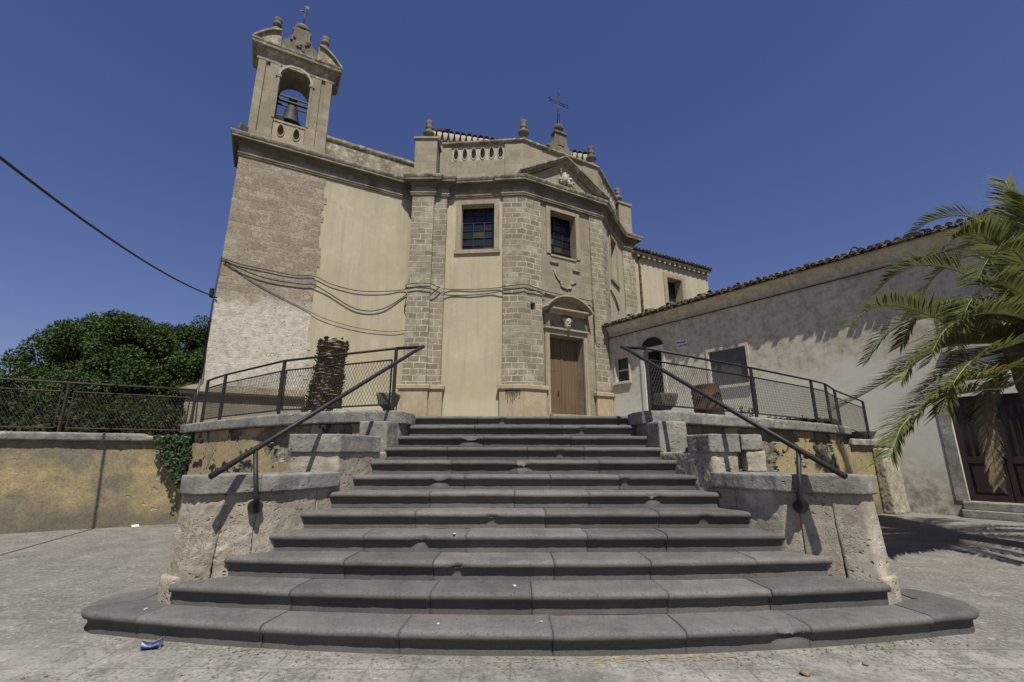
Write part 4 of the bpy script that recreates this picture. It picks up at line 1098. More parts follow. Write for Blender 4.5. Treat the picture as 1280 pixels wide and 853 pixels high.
m = MB(); m.fbox(F2, DU0, DU1, -.52, -.50, 2.0, DZ); part(m, 'door_backing', 'dark')
# trace of a lost coat of arms between window and hood
def ledge(pts, r=.035):
    m = MB(); m.tube([F2.p(HC + a, .03, b) for a, b in pts], r, 6); part(m, 'broken_relief', 'frame')
ledge([(-.72, 9.42), (-.3, 9.42)], .05); ledge([(.45, 9.26), (.82, 9.24)], .05)
ledge([(-.52, 9.1), (-.45, 8.85), (-.3, 8.66), (-.2, 8.6)]); ledge([(-.2, 8.45), (-.1, 8.36), (.0, 8.36), (.12, 8.3), (.2, 8.36), (.3, 8.36), (.36, 8.46)], .045)
ledge([(.36, 8.55), (.5, 8.66), (.62, 8.72)], .035); ledge([(-.2, 8.6), (-.16, 8.52), (-.2, 8.45)], .05)
ledge([(-1.02, 7.95), (-.5, 7.9)], .04)
m = MB(); m.tube([F3.p(.95, .04, 9.0), F3.p(1.6, .05, 8.75), F3.p(2.2, .04, 8.3)], .04, 6); part(m, 'broken_relief', 'frame')
# sprayed scribble on the pier plinth
m = MB(); FG = F1
def spray(pts, r=.016): m.tube([FG.p(u, .175, z) for u, z in pts], r, 5)
u = L1 - .72; zt = 3.80
for k, (hh, ww) in enumerate(((.34, .06), (.5, .05), (.28, .06), (.46, .05), (.52, .05), (.38, .06), (.3, .05), (.22, .06), (.34, .05))):
    spray([(u, zt), (u + ww * .5, zt - hh * .6), (u + ww, zt - .02)]); spray([(u + .02, zt), (u + .02, zt - hh)], .010)
    u += ww + .012
part(m, 'sprayed_scribble', 'spray')

# bell gable on the tower
G = FT; GU0, GU1, GZ0, GZ1 = .12, 2.86, 13.03, 16.95; GD = 1.2
AU0, AU1, AS, SZ = .93, 2.05, 16.16, 14.17
AC = (AU0 + AU1) / 2; AR = (AU1 - AU0) / 2
m = MB()
def arch_face(o, flip=False):
    pts = [(AC + AR * math.cos(math.pi * k / 20), AS + AR * math.sin(math.pi * k / 20)) for k in range(21)]
    for k in range(20):
        a, b = pts[k], pts[k + 1]
        poly = [(a[0], a[1]), (a[0], GZ1), (b[0], GZ1), (b[0], b[1])]
        if not flip: poly = poly
        m.face([G.p(u, o, z) for u, z in poly])
    return pts
for o_ in (0.0, -GD):
    m.face([G.p(GU0, o_, GZ0), G.p(AU0, o_, GZ0), G.p(AU0, o_, GZ1), G.p(GU0, o_, GZ1)])
    m.face([G.p(AU1, o_, GZ0), G.p(GU1, o_, GZ0), G.p(GU1, o_, GZ1), G.p(AU1, o_, GZ1)])
    pts = arch_face(o_)
for k in range(20):
    a, b = pts[k], pts[k + 1]; m.face([G.p(a[0], 0, a[1]), G.p(b[0], 0, b[1]), G.p(b[0], -GD, b[1]), G.p(a[0], -GD, a[1])])
for u in (AU0, AU1): m.face([G.p(u, 0, GZ0), G.p(u, -GD, GZ0), G.p(u, -GD, AS), G.p(u, 0, AS)])
for u in (GU0, GU1): m.face([G.p(u, 0, GZ0), G.p(u, -GD, GZ0), G.p(u, -GD, GZ1), G.p(u, 0, GZ1)])
m.face([G.p(AU0, 0, SZ - .02), G.p(AU1, 0, SZ - .02), G.p(AU1, -GD, SZ - .02), G.p(AU0, -GD, SZ - .02)])
belfry = part(m, 'belfry', 'ashlar_plain', tower)
m = MB()
for (a, b) in ((GU0, GU0 + .27), (GU0 + .42, AU0 - .02), (AU1 + .02, GU1 - .42), (GU1 - .27, GU1)):
    m.fbox(G, a, b, .002, .07, GZ0 + .35, GZ1 - .30)
m.fbox(G, GU0 - .02, AU0 - .0, .003, .09, GZ0, GZ0 + .35); m.fbox(G, AU1, GU1 + .02, .003, .09, GZ0, GZ0 + .35)
m.fbox(G, AU0 - .16, AU0 + .05, .0, .12, AS - .09, AS + .02); m.fbox(G, AU1 - .05, AU1 + .16, .0, .12, AS - .09, AS + .02)
m.fbox(G, AU0 - .1, AU0, .075, .10, SZ, AS - .09); m.fbox(G, AU1, AU1 + .1, .075, .10, SZ, AS - .09)
part(m, 'pilaster', 'ashlar_plain', tower, bevel=.008)
m = MB()
for k in range(20):
    P0_ = lambda r, a: (AC + r * math.cos(a), AS + .02 + r * math.sin(a))
    a0, a1 = math.pi * k / 20, math.pi * (k + 1) / 20
    m.fprism(G, [P0_(AR, a0), P0_(AR + .10, a0), P0_(AR + .10, a1), P0_(AR, a1)], 0.002, .09)
part(m, 'archivolt', 'carved', tower)
m = MB(); m.sweep([G.xy(GU0 + .002, -GD), G.xy(GU0 + .002, .002), G.xy(GU1 - .002, .002), G.xy(GU1 - .002, -GD)],
                  [(0, 16.62), (.08, 16.62), (.08, 16.70), (.05, 16.72), (.05, 17.04), (.10, 17.08), (.16, 17.13), (.28, 17.15), (.29, 17.24), (.32, 17.30), (.33, 17.37), (0, 17.44)], sub=.15, jit=.011)
part(m, 'belfry_cornice', 'cornice', tower, bevel=.006)
m = MB(); m.fbox(G, GU0, GU1, -GD, 0, 16.951, 17.43); part(m, 'belfry_top', 'cornice', tower)
m = MB(); pierced(m, G, AU0 + .0, AU1 - .0, 13.40, SZ - .1, 2, .03, .2, .42, .72); m.fbox(G, AU0, AU1, -.30, -.2, 13.1, SZ - .1)
m.fbox(G, AU0, AU1, -.3, .06, SZ - .1, SZ - .022); m.fbox(G, AU0, AU1, -.3, .029, 13.06, 13.40)
part(m, 'pierced_panel', 'portal', tower)
# crowning: two curved half pediments with urns, scrolled centre gable with ball and vane
for s_, e in ((1, GU0 - .27), (-1, GU1 + .27)):
    m = MB(); pts = [(e, 17.44)]
    for k in range(13):
        t = k / 12; pts.append((e + s_ * .95 * t, 17.46 + .72 * math.sin(t * math.pi / 2)))
    pts.append((e + s_ * .95, 17.44)); pts.append((e + s_ * .3, 17.42))
    m.fprism(G, pts, -.75, .1)
    cap = []
    for k in range(13):
        t = k / 12; cap.append((e + s_ * (.95 * t - .03), 17.46 + .72 * math.sin(t * math.pi / 2)))
    for k in range(12):
        a, b = cap[k], cap[k + 1]; m.fprism(G, [a, b, (b[0], b[1] + .09), (a[0], a[1] + .09)], -.8, .2)
    part(m, 'half_pediment', 'cornice', tower)
    m = MB(); m.lathe(G.p(e + s_ * .72, .0, 18.22), [(x_ * .85, y_ * .82) for x_, y_ in [(.2, 0), (.2, .12), (.12, .17), (.11, .28), (.19, .34), (.2, .48), (.14, .53), (.19, .6), (.18, .72), (.04, .8)]], 12); part(m, 'urn', 'finial', tower)
m = MB(); cu = (GU0 + GU1) / 2
half = [(.78, 17.66), (.82, 17.78), (.74, 17.9), (.6, 17.92), (.56, 18.02), (.48, 18.15), (.40, 18.2), (.33, 18.36), (.28, 18.44), (.26, 18.62), (.30, 18.66), (.28, 18.74), (.18, 18.80)]
half = [(a, 17.42 + (b - 17.66) * 1.21) for a, b in half]
m.fprism(G, [(cu + a * 1.2, b) for a, b in half] + [(cu - a * 1.2, b) for a, b in half[::-1]], -.5, .05)
for k in range(14):
    a = random.uniform(-.5, .5); b = random.uniform(17.6, 18.4)
    if abs(a) > .62 - (b - 17.66) * .45: continue
    m.lathe(G.p(cu + a, .06, b), [(.02, -.05), (.06, -.02), (.06, .03), (.02, .06)], 7)
m.lathe(G.p(cu, -.2, 18.78), [(.2, 0), (.3, .06), (.32, .16), (.27, .28), (.14, .36), (.02, .39)], 14)
part(m, 'crowning_gable', 'finial', tower, bevel=.012)
m = MB(); m.tube([G.p(cu, -.28, 19.0), G.p(cu, -.28, 20.32)], .018, 6); m.tube([G.p(cu - .14, -.28, 20.02), G.p(cu + .16, -.28, 20.0)], .016, 5)
m.fprism(G, [(cu - .3, 19.98), (cu - .12, 20.0), (cu - .05, 20.09), (cu - .12, 20.06)], -.29, -.27)
m.fprism(G, [(cu + .02, 20.22), (cu + .12, 20.24), (cu + .16, 20.36), (cu + .05, 20.38), (cu - .06, 20.34)], -.29, -.27)
part(m, 'weather_vane', 'iron', tower)

# nave roof behind the attic, transept and the dome of tiles
def tiles(m, p0, p1, up, sp=.24, rows=2, tl=.42, r=.085, jit=.03, mi=0, plug=False):
    """rows of half-round clay tiles: p0..p1 along the eave, up = unit vector up the slope"""
    p0 = Vector(p0); p1 = Vector(p1); up = Vector(up).normalized(); L_ = (p1 - p0).length; u = (p1 - p0).normalized(); nn = u.cross(up).normalized()
    if nn.z < 0: nn = -nn
    n = int(L_ / sp)
    for k in range(n):
        c0 = p0 + u * (sp * (k + .5))
        for conv in (1, -1):
            for q in range(rows):
                base = c0 + u * (0 if conv > 0 else sp / 2) + up * (q * tl * .86 - (0 if conv > 0 else -.03)) + up * random.uniform(-jit, jit) + nn * (random.uniform(-.008, .012) + (.05 if conv > 0 else .035))
                tw = random.uniform(-.05, .05); d_ = (up + u * tw + nn * (-.05 * q * 0 + random.uniform(.0, .05))).normalized()
                rings = []
                for (s_, rr) in ((0, r * random.uniform(.94, 1.08)), (tl, r * .8)):
                    ring = []
                    for (rad, order) in ((rr, range(0, 7)), (rr - .016, range(6, -1, -1))):
                        for a in order:
                            an = math.pi * a / 6
                            ring.append(m.bm.verts.new(base + d_ * s_ + u * rad * math.cos(an) + nn * conv * rad * math.sin(an)))
                    rings.append(ring)
                if plug and q == 0 and conv > 0:
                    pc = base + d_ * .05; m.face([pc + u * r * .9 * math.cos(math.pi * a / 6) + nn * r * .9 * math.sin(math.pi * a / 6) for a in range(7)], 1)
                N_ = 14
                for a in range(N_):
                    b = (a + 1) % N_
                    f = m.bm.faces.new([rings[0][a], rings[0][b], rings[1][b], rings[1][a]]); f.material_index = mi; f.smooth = False
                m.bm.faces.new(rings[0]).material_index = mi
def sheet(m, p0, p1, up, length, mi=0, drop=.0):
    p0 = Vector(p0); p1 = Vector(p1); up = Vector(up).normalized() * length; dz = Vector((0, 0, -drop))
    m.face([p0 + dz, p1 + dz, p1 + up + dz, p0 + up + dz], mi)
FN = Fr(-3.95, 18.95, 13)
m = MB()
ZE = 16.62
e0, e1 = FN.p(0, 0, ZE), FN.p(8.5, 0, ZE); upv = Vector((-FN.n.x, -FN.n.y, .30))
tiles(m, e0, e1, upv, .29, 2, .5, .125)
ap = FN.p(3.6, -5.5, ZE + 1.3)
s0 = FN.p(-2.4, -9, ZE); up2 = Vector((FN.u.x, FN.u.y, .24)); tiles(m, s0, e0, up2, .29, 2, .5, .125); m.face([e0, e1, ap]); m.face([s0, e0, ap]); m.face([e1, FN.p(8.5, -9, ZE), ap]); m.face([FN.p(8.5, -9, ZE), s0, ap])
roof = part(m, 'nave_roof', ['tile'])
m = MB(); m.sweep([FN.xy(-2.1, -9), FN.xy(.25, -.25), FN.xy(8.3, -.25)], [(0, 12.5), (0, 16.1), (.08, 16.25), (.12, 16.5), (-.3, 16.5), (-.3, 12.5)]); part(m, 'drum_wall', 'cream')
m = MB()          # mortar cones between the eave tiles
for k in range(29):
    p = FN.p(.29 * (k + .5), .0, ZE - .02); q = FN.p(.29 * (k + .5), -.16, 16.0)
    m.tube([q, p], [.03, .13], 6)
part(m, 'eaves_corbels', 'mortar')
# transept at the right
FX = Fr(7.0, 23.28, 28.5); XL = 5.55
WX = (2.05, 3.22, 9.5, 11.2)
m = MB(); m.fwall(FX, -1.2, XL, 2.0, 12.1, [WX], depth=.55); m.face([FX.p(XL, 0, 2), FX.p(XL, -6, 2), FX.p(XL, -6, 12.1), FX.p(XL, 0, 12.1)]); tr = part(m, 'transept', 'cream')
m = MB(); a, b, c, d_ = WX
for q_ in ((a - .28, a, c - .2, d_ + .25), (b, b + .28, c - .2, d_ + .25), (a, b, d_, d_ + .25)): m.fbox(FX, q_[0], q_[1], .003, .04, q_[2], q_[3])
wx = m.build('window', 'frame', tr)
m = MB(); m.face([FX.p(a, -.5, c), FX.p(b, -.5, c), FX.p(b, -.5, d_), FX.p(a, -.5, d_)]); m.build('pane', 'glass', wx)
m = MB(); ex0, ex1 = FX.p(-.6, .32, 12.22), FX.p(XL + .2, .32, 12.22); upx = Vector((-FX.n.x, -FX.n.y, .35))
tiles(m, ex0, ex1, upx, .25, 2, .45, .09, plug=True); sheet(m, ex0, ex1, upx, 6, 0, .02); m.build('roof', ['tile', 'mortar'], tr)
m = MB(); m.fbox(FX, -.6, XL + .15, .0, .22, 12.1, 12.2)
for k in range(15):
    u = -.2 + k * .4
    m.fprism(FX, [(u - .09, 12.1), (u + .09, 12.1), (u + .07, 11.92), (u - .07, 11.92)], .003, .2)
m.build('corbels', 'mortar', tr)
m = MB(); m.tube([FX.p(-.05, .07, 12.0), FX.p(-.05, .07, 6.2)], .055, 8)
for k in range(12): m.tube([FX.p(-.05, .07, 6.5 + k * .48), FX.p(-.05, .07, 6.55 + k * .48)], .068, 8)
m.build('downpipe', 'rust', tr)
# hidden body of the church so that light does not leak and views from the side are closed
m = MB(); m.prism([FT.xy(.1, -.6), FT.xy(6.4, -.6), (-3.0, 18.4), (.5, 18.3), (3.8, 20.1), (5.5, 23.4), FX.xy(XL - .1, -.6), FX.xy(XL - .1, -8), FT.xy(.1, -8)], 1.5, 12.2); part(m, 'inner_body', 'dark')

# bell with its beams, floodlights
bell = thing('bell', G.p(AC, -.45, 14.25), 'dark bronze bell hanging on iron beams in the arched belfry', 'bell')
m = MB(); m.lathe(G.p(AC, -.36, 14.32), [(a_ * 1.06, b_ * 1.22) for a_, b_ in [(.40, 0), (.41, .03), (.37, .10), (.30, .22), (.25, .40), (.225, .58), (.20, .68), (.12, .76), (.05, .79)]], 22); m.build('bell_body', 'bronze', bell)
m = MB(); m.fbox(G, AC - .16, AC + .16, -.47, -.25, 15.24, 15.52)
for k in range(5): m.fbox(G, AC - .15 + k * .065, AC - .115 + k * .065, -.42, -.3, 15.52, 15.62)
m.build('headstock', 'iron', bell)
for (o_, zz) in ((-.2, 15.30), (-.52, 15.30), (-.2, 15.5), (-.52, 15.5)):
    m = MB(); m.fbox(G, AU0 - .05, AU1 + .05, o_ - .03, o_ + .03, zz - .03, zz + .03); m.build('beam', 'iron', bell)
def flood(p, ang, label, tilt=35):
    f = thing('floodlight', p, label, 'floodlight', 'floodlights on the bell tower')
    rot = Matrix.Rotation(R(ang), 3, 'Z') @ Matrix.Rotation(R(tilt), 3, 'X')
    m = MB(); m.box(Vector(p) + Vector((0, 0, .2)), (.30, .16, .22), rot); m.build('lamp_head', 'lamp', f, bevel=.015)
    m = MB(); m.tube([Vector(p), Vector(p) + Vector((0, 0, .12))], .02, 6); m.build('bracket', 'iron', f)
flood(G.p(AU0 + .2, -.1, SZ), 10, 'grey floodlight on the belfry sill in front of the bell')
flood(G.p(.0, .2, 13.06), 60, 'grey floodlight on the tower cornice, left foot of the belfry', 20)

# ------------------------------------------------------------------ cables
def cable(name, pts, r, label, mat='cable', n=6, cat='cable'):
    m = MB(); pp = crv(pts, n); m.tube(pp, r, 6); o = m.build(name, mat, None, loc=tuple(pp[0])); return tag(o, label, cat)
fp = lambda u, z, o=.07: tuple(FT.p(u, o, z))
f1 = lambda u, z, o=.05: tuple(F1.p(u, o, z))
f2 = lambda u, z, o=.11: tuple(F2.p(u, o, z))
cable('wall_cable', [fp(.0, 8.05), fp(.5, 7.95), fp(1.2, 7.9), fp(2.3, 7.85), fp(2.98, 7.95), fp(3.6, 7.75), fp(4.6, 7.65), fp(5.6, 7.8), fp(6.5, 8.05), (-4.3, 17.37, 8.08), (-3.8, 17.36, 8.15), (-3.28, 17.38, 8.13), (-3.1, 17.5, 8.08),
        f1(.4, 8.02), f1(1.5, 7.98), f1(2.5, 8.02), f1(2.75, 8.04, .12), f1(L1 + .05, 8.1, .13), f2(.5, 8.05, .13), f2(1.0, 8.0), f2(2.0, 7.97, .12), f2(3.0, 7.95), f2(3.45, 7.9), f2(3.5, 7.2), f2(3.5, 6.4), f2(3.55, 6.1), f2(3.75, 6.0)], .017,
      'grey cable strung along the tower, across the cream wall and down beside the portal')
cable('wall_cable', [fp(.05, 8.0, .1), fp(.6, 7.75, .1), fp(1.5, 7.55, .1), fp(2.6, 7.55, .1), fp(2.98, 7.6, .1), fp(3.5, 7.4), fp(4.6, 6.9), fp(5.6, 7.05), fp(6.6, 7.9), (-4.31, 17.37, 7.95), (-3.8, 17.36, 7.96), (-3.25, 17.36, 7.9), (-3.08, 17.46, 7.85),
        f1(.4, 7.76), f1(1.4, 7.74), f1(2.2, 7.8), f1(2.75, 7.86, .13), f1(L1 + .05, 7.95, .14), f2(.5, 7.9, .14), f2(.95, 7.82)], .021,
      'thicker sagging cable under the first, across tower, cream wall and pilaster')
cable('wall_cable', [fp(.1, 7.95, .05), fp(.8, 7.5, .05), fp(1.6, 7.1, .05), fp(2.6, 6.7, .05), fp(3.5, 6.35), fp(4.7, 6.15), fp(5.9, 6.15), fp(6.6, 6.3)], .012, 'thin cable drooping below the others from the tower edge to the pilaster')
bk = thing('wall_bracket', FT.p(-.02, .1, 6.6), 'small iron cable bracket on the left edge of the bell tower', 'bracket')
m = MB(); m.box(FT.p(-.12, .05, 6.75), (.12, .1, .3)); m.box(FT.p(-.04, .05, 6.6), (.2, .04, .04)); m.build('insulator', 'iron', bk)
m = MB(); m.tube([FT.p(-.02, .06, 8.1), FT.p(-.05, .06, 6.3), FT.p(-.04, .06, 3.6)], .025, 6); m.build('conduit', 'rusty', bk)

# overhead wire: it also throws the straight soft shadow on the paving and up the yellow wall
wp = []
p0 = Vector(FT.p(-.12, .05, 6.65)); p1 = p0 + Vector((2.81, -8.29, -.98)) * 2.1; p1.z = 5.75
for k in range(25):
    t = k / 24; q = p0.lerp(p1, t); q.z -= 4 * .76 * t * (1 - t); wp.append(q)
m = MB(); m.tube(wp, .023, 6); tag(m.build('overhead_wire', 'cable', None, loc=tuple(p0)), 'thick black overhead wire sagging through the sky to the tower edge', 'wire')

# ------------------------------------------------------------------ low house on the right
HS = thing('low_house', (9.0, 13.3, 0), 'long low house with grey peeling render and a ragged clay tile eave at the right', 'house')
# frame: u runs from the church end towards the camera
FH = Fr(10.45 - .6 * 11.2, 11.4 + .8 * 11.2, math.degrees(math.atan2(-.8, .6)))
s2u = lambda s_: 11.2 - s_
UEND = 20.0
hw1 = (s2u(9.95), s2u(9.25), 4.38, 5.4); hd1 = (s2u(8.45), s2u(7.6), 2.3, 5.45); hw2 = (s2u(5.68), s2u(4.36), 3.70, 4.95); hw3 = (s2u(-.55), s2u(-1.55), 3.95, 5.05); hd2 = (s2u(-.3), s2u(-1.75), .35, 2.75)
m = MB(); m.fwall(FH, 0, UEND, 0, 6.62, [hw1, hd1, hw2, hw3, hd2], depth=.22)
m.face([FH.p(UEND, 0, 0), FH.p(UEND, -6, 0), FH.p(UEND, -6, 6.62), FH.p(UEND, 0, 6.62)])
m.build('wall', 'render', HS)
m = MB(); m.sweep([FH.xy(0, 0), FH.xy(UEND, 0)], [(-.05, 6.44), (.05, 6.44), (.05, 6.50), (.02, 6.53), (.03, 6.6), (.12, 6.72), (.26, 6.80), (.30, 6.80), (.30, 6.84), (-.05, 6.84)])
m.build('cornice', 'render', HS)
m = MB(); hp0, hp1 = FH.p(-.35, .44, 6.84), FH.p(UEND, .44, 6.84); uph = Vector((-FH.n.x, -FH.n.y, .34))
tiles(m, hp0, hp1, uph, .20, 2, .44, .078, .085, plug=True); sheet(m, hp0, hp1, uph, 5.5, 0, .0)
# a few loose and slipped tiles
for k in range(26):
    u = random.uniform(2, UEND - 2); p = FH.p(u, random.uniform(-.2, .32), 7.0); tiles(m, p, p + Vector((FH.u.x, FH.u.y, 0)) * .3, uph + Vector((FH.u.x, FH.u.y, 0)) * random.uniform(-.3, .3), .26, 1, .42, .088)
m.build('roof', ['tile', 'mortar'], HS)
m = MB(); m.sweep([FH.xy(0, 0), FH.xy(UEND, 0)], [(.058, 6.36), (.085, 6.36), (.085, 6.39), (.058, 6.39)]); m.build('gutter_cable', 'cable', HS)
# small window
def hwin(w, fw, mats, sill=True, q=-.14):
    a, b, c, d_ = w; m = MB()
    for z in ((a - fw, a, c, d_ + fw), (b, b + fw, c, d_ + fw), (a, b, d_, d_ + fw)): m.fbox(FH, z[0], z[1], .003, .03, z[2], z[3])
    if sill: m.fbox(FH, a - fw - .03, b + fw + .03, .003, .09, c - .1, c - .002)
    return m.build('window', mats, HS, bevel=.008)
w_ = hwin(hw1, .09, 'render'); a, b, c, d_ = hw1
m = MB(); m.face([FH.p(a, -.15, c), FH.p(b, -.15, c), FH.p(b, -.15, d_), FH.p(a, -.15, d_)]); m.build('pane', 'glass', w_)
m = MB()
for z in ((a, a + .05, c, d_), (b - .05, b, c, d_), (a, b, c, c + .05), (a, b, (c + d_) / 2 - .03, (c + d_) / 2 + .03)): m.fbox(FH, z[0], z[1], -.14, -.10, z[2], z[3])
m.build('sash', 'whitepaint', w_)
w_ = hwin(hw2, .10, 'render'); a, b, c, d_ = hw2
m = MB(); m.fbox(FH, a + .01, b - .01, -.12, -.09, c + .01, d_ - .01); m.build('shutter', 'shutter', w_)
w_ = hwin(hw3, .08, 'render'); a, b, c, d_ = hw3
m = MB(); m.fbox(FH, a + .01, b - .01, -.12, -.09, c + .01, d_ - .01); m.build('shutter', 'shutter', w_)
# terrace door with pale jambs
a, b, c, d_ = hd1
m = MB(); m.fbox(FH, a - .16, a, .003, .05, c, d_); m.fbox(FH, b, b + .14, .003, .05, c, d_ ); m.fbox(FH, a - .16, b + .14, .003, .05, d_, d_ + .14); fr_ = m.build('door', 'whitepaint', HS)
m = MB(); m.fbox(FH, a, b, -.2, -.16, c, d_); m.build('door_leaf', 'dark', fr_)
m = MB()
for k in range(9):
    t = math.pi * k / 8; 
    if k < 8: m.fprism(FH, [((a + b) / 2, d_ + .16), ((a + b) / 2 + .5 * math.cos(t), d_ + .16 + .38 * math.sin(t)), ((a + b) / 2 + .5 * math.cos(t + math.pi / 8), d_ + .16 + .38 * math.sin(t + math.pi / 8))], .004, .05)
m.build('fanlight', 'grille', fr_)
# street door, maroon with glazed slots
a, b, c, d_ = hd2
m = MB(); m.fbox(FH, a + .0, b, -.2, -.17, c, d_); dd = m.build('door', 'maroon', HS)
mid = (a + b) / 2
for (x0, x1) in ((a + .01, mid - .008), (mid + .008, b - .01)):
    m = MB(); m.fbox(FH, x0, x0 + .09, -.168, -.13, c, d_); m.fbox(FH, x1 - .09, x1, -.168, -.13, c, d_)
    for (z0, z1) in ((c, c + .14), (c + .85, c + 1.0), (d_ - .12, d_)): m.fbox(FH, x0 + .09, x1 - .09, -.168, -.131, z0, z1)
    m.fbox(FH, x0 + .14, x1 - .14, -.168, -.145, c + .2, c + .79)
    for k in range(1, 4): u = lerp(x0 + .09, x1 - .09, k / 4); m.fbox(FH, u - .025, u + .025, -.168, -.133, c + 1.0, d_ - .12)
    lf = m.build('door_leaf', 'maroon', dd, bevel=.005)
    m = MB(); m.face([FH.p(x0 + .09, -.166, c + 1.0), FH.p(x1 - .09, -.166, c + 1.0), FH.p(x1 - .09, -.166, d_ - .12), FH.p(x0 + .09, -.166, d_ - .12)]); m.build('pane', 'glass', dd)
m = MB(); m.fbox(FH, mid + .03, mid + .06, -.13, -.07, c + .95, c + 1.15); m.build('handle', 'iron', dd)
for (u0_, u1_) in ((a - .22, a), (b, b + .22)):
    m = MB(); m.fbox(FH, u0_, u1_, .003, .025, .35, d_ + .1); m.build('door_jamb', 'coping', HS)
m = MB(); m.fbox(FH, a - .12, b + .6, -.2, .30, 0.0, .17); m.fbox(FH, a - .10, b + .6, -.2, .16, .171, .34); m.build('doorstep', 'coping', HS, bevel=.015)
# small glazed street tile
sg = thing('tile_sign', FH.p(s2u(6.75), .0, 5.3), 'small blue and white glazed tile plaque on the house wall beside the terrace door', 'tile plaque')
m = MB(); m.fbox(FH, s2u(6.9), s2u(6.45), .003, .025, 5.28, 5.62); m.build('tile', 'sign_white', sg)
m = MB()
u0 = s2u(6.9); uw = .45
for z0 in (5.34, 5.47):
    x = .03
    while x < uw - .07:
        ww = random.uniform(.03, .07); m.fbox(FH, u0 + x, u0 + x + ww, .025, .029, z0 + random.uniform(0, .03), z0 + random.uniform(.06, .1)); x += ww + .018
m.build('glaze', 'sign_blue', sg)

# ------------------------------------------------------------------ things on the terrace
# palm stump
st = thing('palm_stump', (-3.42, 8.25, 2.03), 'cut palm trunk with shaggy bark standing behind the left fence', 'palm stump')
m = MB(); SEG = 40; rows = []
HS_ = 1.42
for q in range(64):
    t = q / 63; z = 2.0 + HS_ * t; r0 = .25 - .03 * t + (.06 * (1 - t) ** 3) + (.03 if t > .9 else 0); row = []
    for k in range(SEG):
        a = 2 * math.pi * k / SEG
        ph = (t * 20 + (k / SEG) * 2) % 1.0; ph2 = (k / SEG * 11 + (int(t * 20) % 2) * .5) % 1.0
        r = r0 + .045 * (ph ** 1.5) * (1 - abs(ph2 - .5) * .9) + .012 * nz((a * 2, z * 9, 1), 2)
        if q == 63: r *= .9
        row.append(m.bm.verts.new((-3.42 + .10 * t + r * math.cos(a), 8.25 + r * math.sin(a), z + (.05 * nz((a, 5, 1), 3) if t > .95 else 0))))
    rows.append(row)
for q in range(63):
    for k in range(SEG): m.bm.faces.new([rows[q][k], rows[q][(k + 1) % SEG], rows[q + 1][(k + 1) % SEG], rows[q + 1][k]])
m.bm.faces.new(rows[-1])
for k in range(520):
    t = random.random(); a = random.uniform(0, 2 * math.pi); z = 2.05 + HS_ * t * .99; r = .255 - .03 * t + .06 * (1 - t) ** 3
    c = Vector((-3.42 + .1 * t + (r + .02) * math.cos(a), 8.25 + (r + .02) * math.sin(a), z)); out = Vector((math.cos(a), math.sin(a), 0)); tn = Vector((-out.y, out.x, 0))
    w = random.uniform(.03, .06); l_ = random.uniform(.02, .05)
    m.face([c - tn * w, c + tn * w, c + tn * w * .6 + out * l_ + Vector((0, 0, l_ * .7)), c - tn * w * .6 + out * l_ + Vector((0, 0, l_ * .7))])
m.build('trunk', 'stump', st)
m = MB(); m.lathe((-3.32, 8.25, 3.37), [(.2, 0), (.19, .03), (.05, .045)], 18); m.build('cut_top', 'straw', st)
# planters
def planter(p, s_, label, mat, rot=0):
    t = thing('stone_planter', p, label, 'planter', 'stone planters behind the fences')
    m = MB(); m.lathe(p, [(.16 * s_, 0), (.17 * s_, .04), (.10 * s_, .07), (.10 * s_, .12), (.20 * s_, .2), (.25 * s_, .34), (.25 * s_, .38)], 4, rot=rot + math.pi / 4); m.build('bowl', mat, t, bevel=.01)
    m = MB(); m.lathe(Vector(p) + Vector((0, 0, .381 * s_ if s_ < 1 else .385)), [(.21 * s_, 0), (.2 * s_, .012)], 4, rot=rot + math.pi / 4); m.build('soil', 'soil', t)
planter((-2.05, 7.55, 2.0), .9, 'dark square stone planter by the top of the stairs, left fence end', 'finial')
planter((2.55, 7.6, 2.0), .9, 'dark square stone planter by the top of the stairs, right fence end', 'finial', .2)
def rocks(n, c, sp, label, size):
    for k in range(n):
        p = Vector((c[0] + random.uniform(-sp, sp), c[1] + random.uniform(-.12, .12), c[2])); m = MB()
        m.box(p + Vector((0, 0, size * .4)), (size * random.uniform(.8, 1.5), size, size * .8), Matrix.Rotation(random.uniform(-.5, .5), 3, 'Z'))
        tag(m.build('stone_block', 'carved', None, loc=tuple(p), remesh=.02, disp=.02), label, 'stone', 'loose stone blocks behind the left fence')
rocks(3, (-2.75, 7.75, 2.0), .35, 'pale loose stone block on the terrace between the palm stump and the planter', .17)
# rusty drum, dented and leaning
dr = thing('rusty_drum', (3.78, 8.75, 2.02), 'rusty brown steel drum leaning behind the right fence', 'drum')
m = MB(); prof = [(.27, 0), (.275, .02), (.265, .05), (.265, .20), (.28, .22), (.265, .24), (.262, .43), (.277, .45), (.262, .47), (.26, .66), (.27, .68), (.25, .685), (.235, .66)]
m.lathe((3.78, 8.75, 2.02), prof, 26)
bmesh.ops.rotate(m.bm, verts=m.bm.verts, cent=(3.78, 8.75, 2.02), matrix=Matrix.Rotation(R(-5), 3, 'Y'))
m.build('drum_body', 'rust', dr)

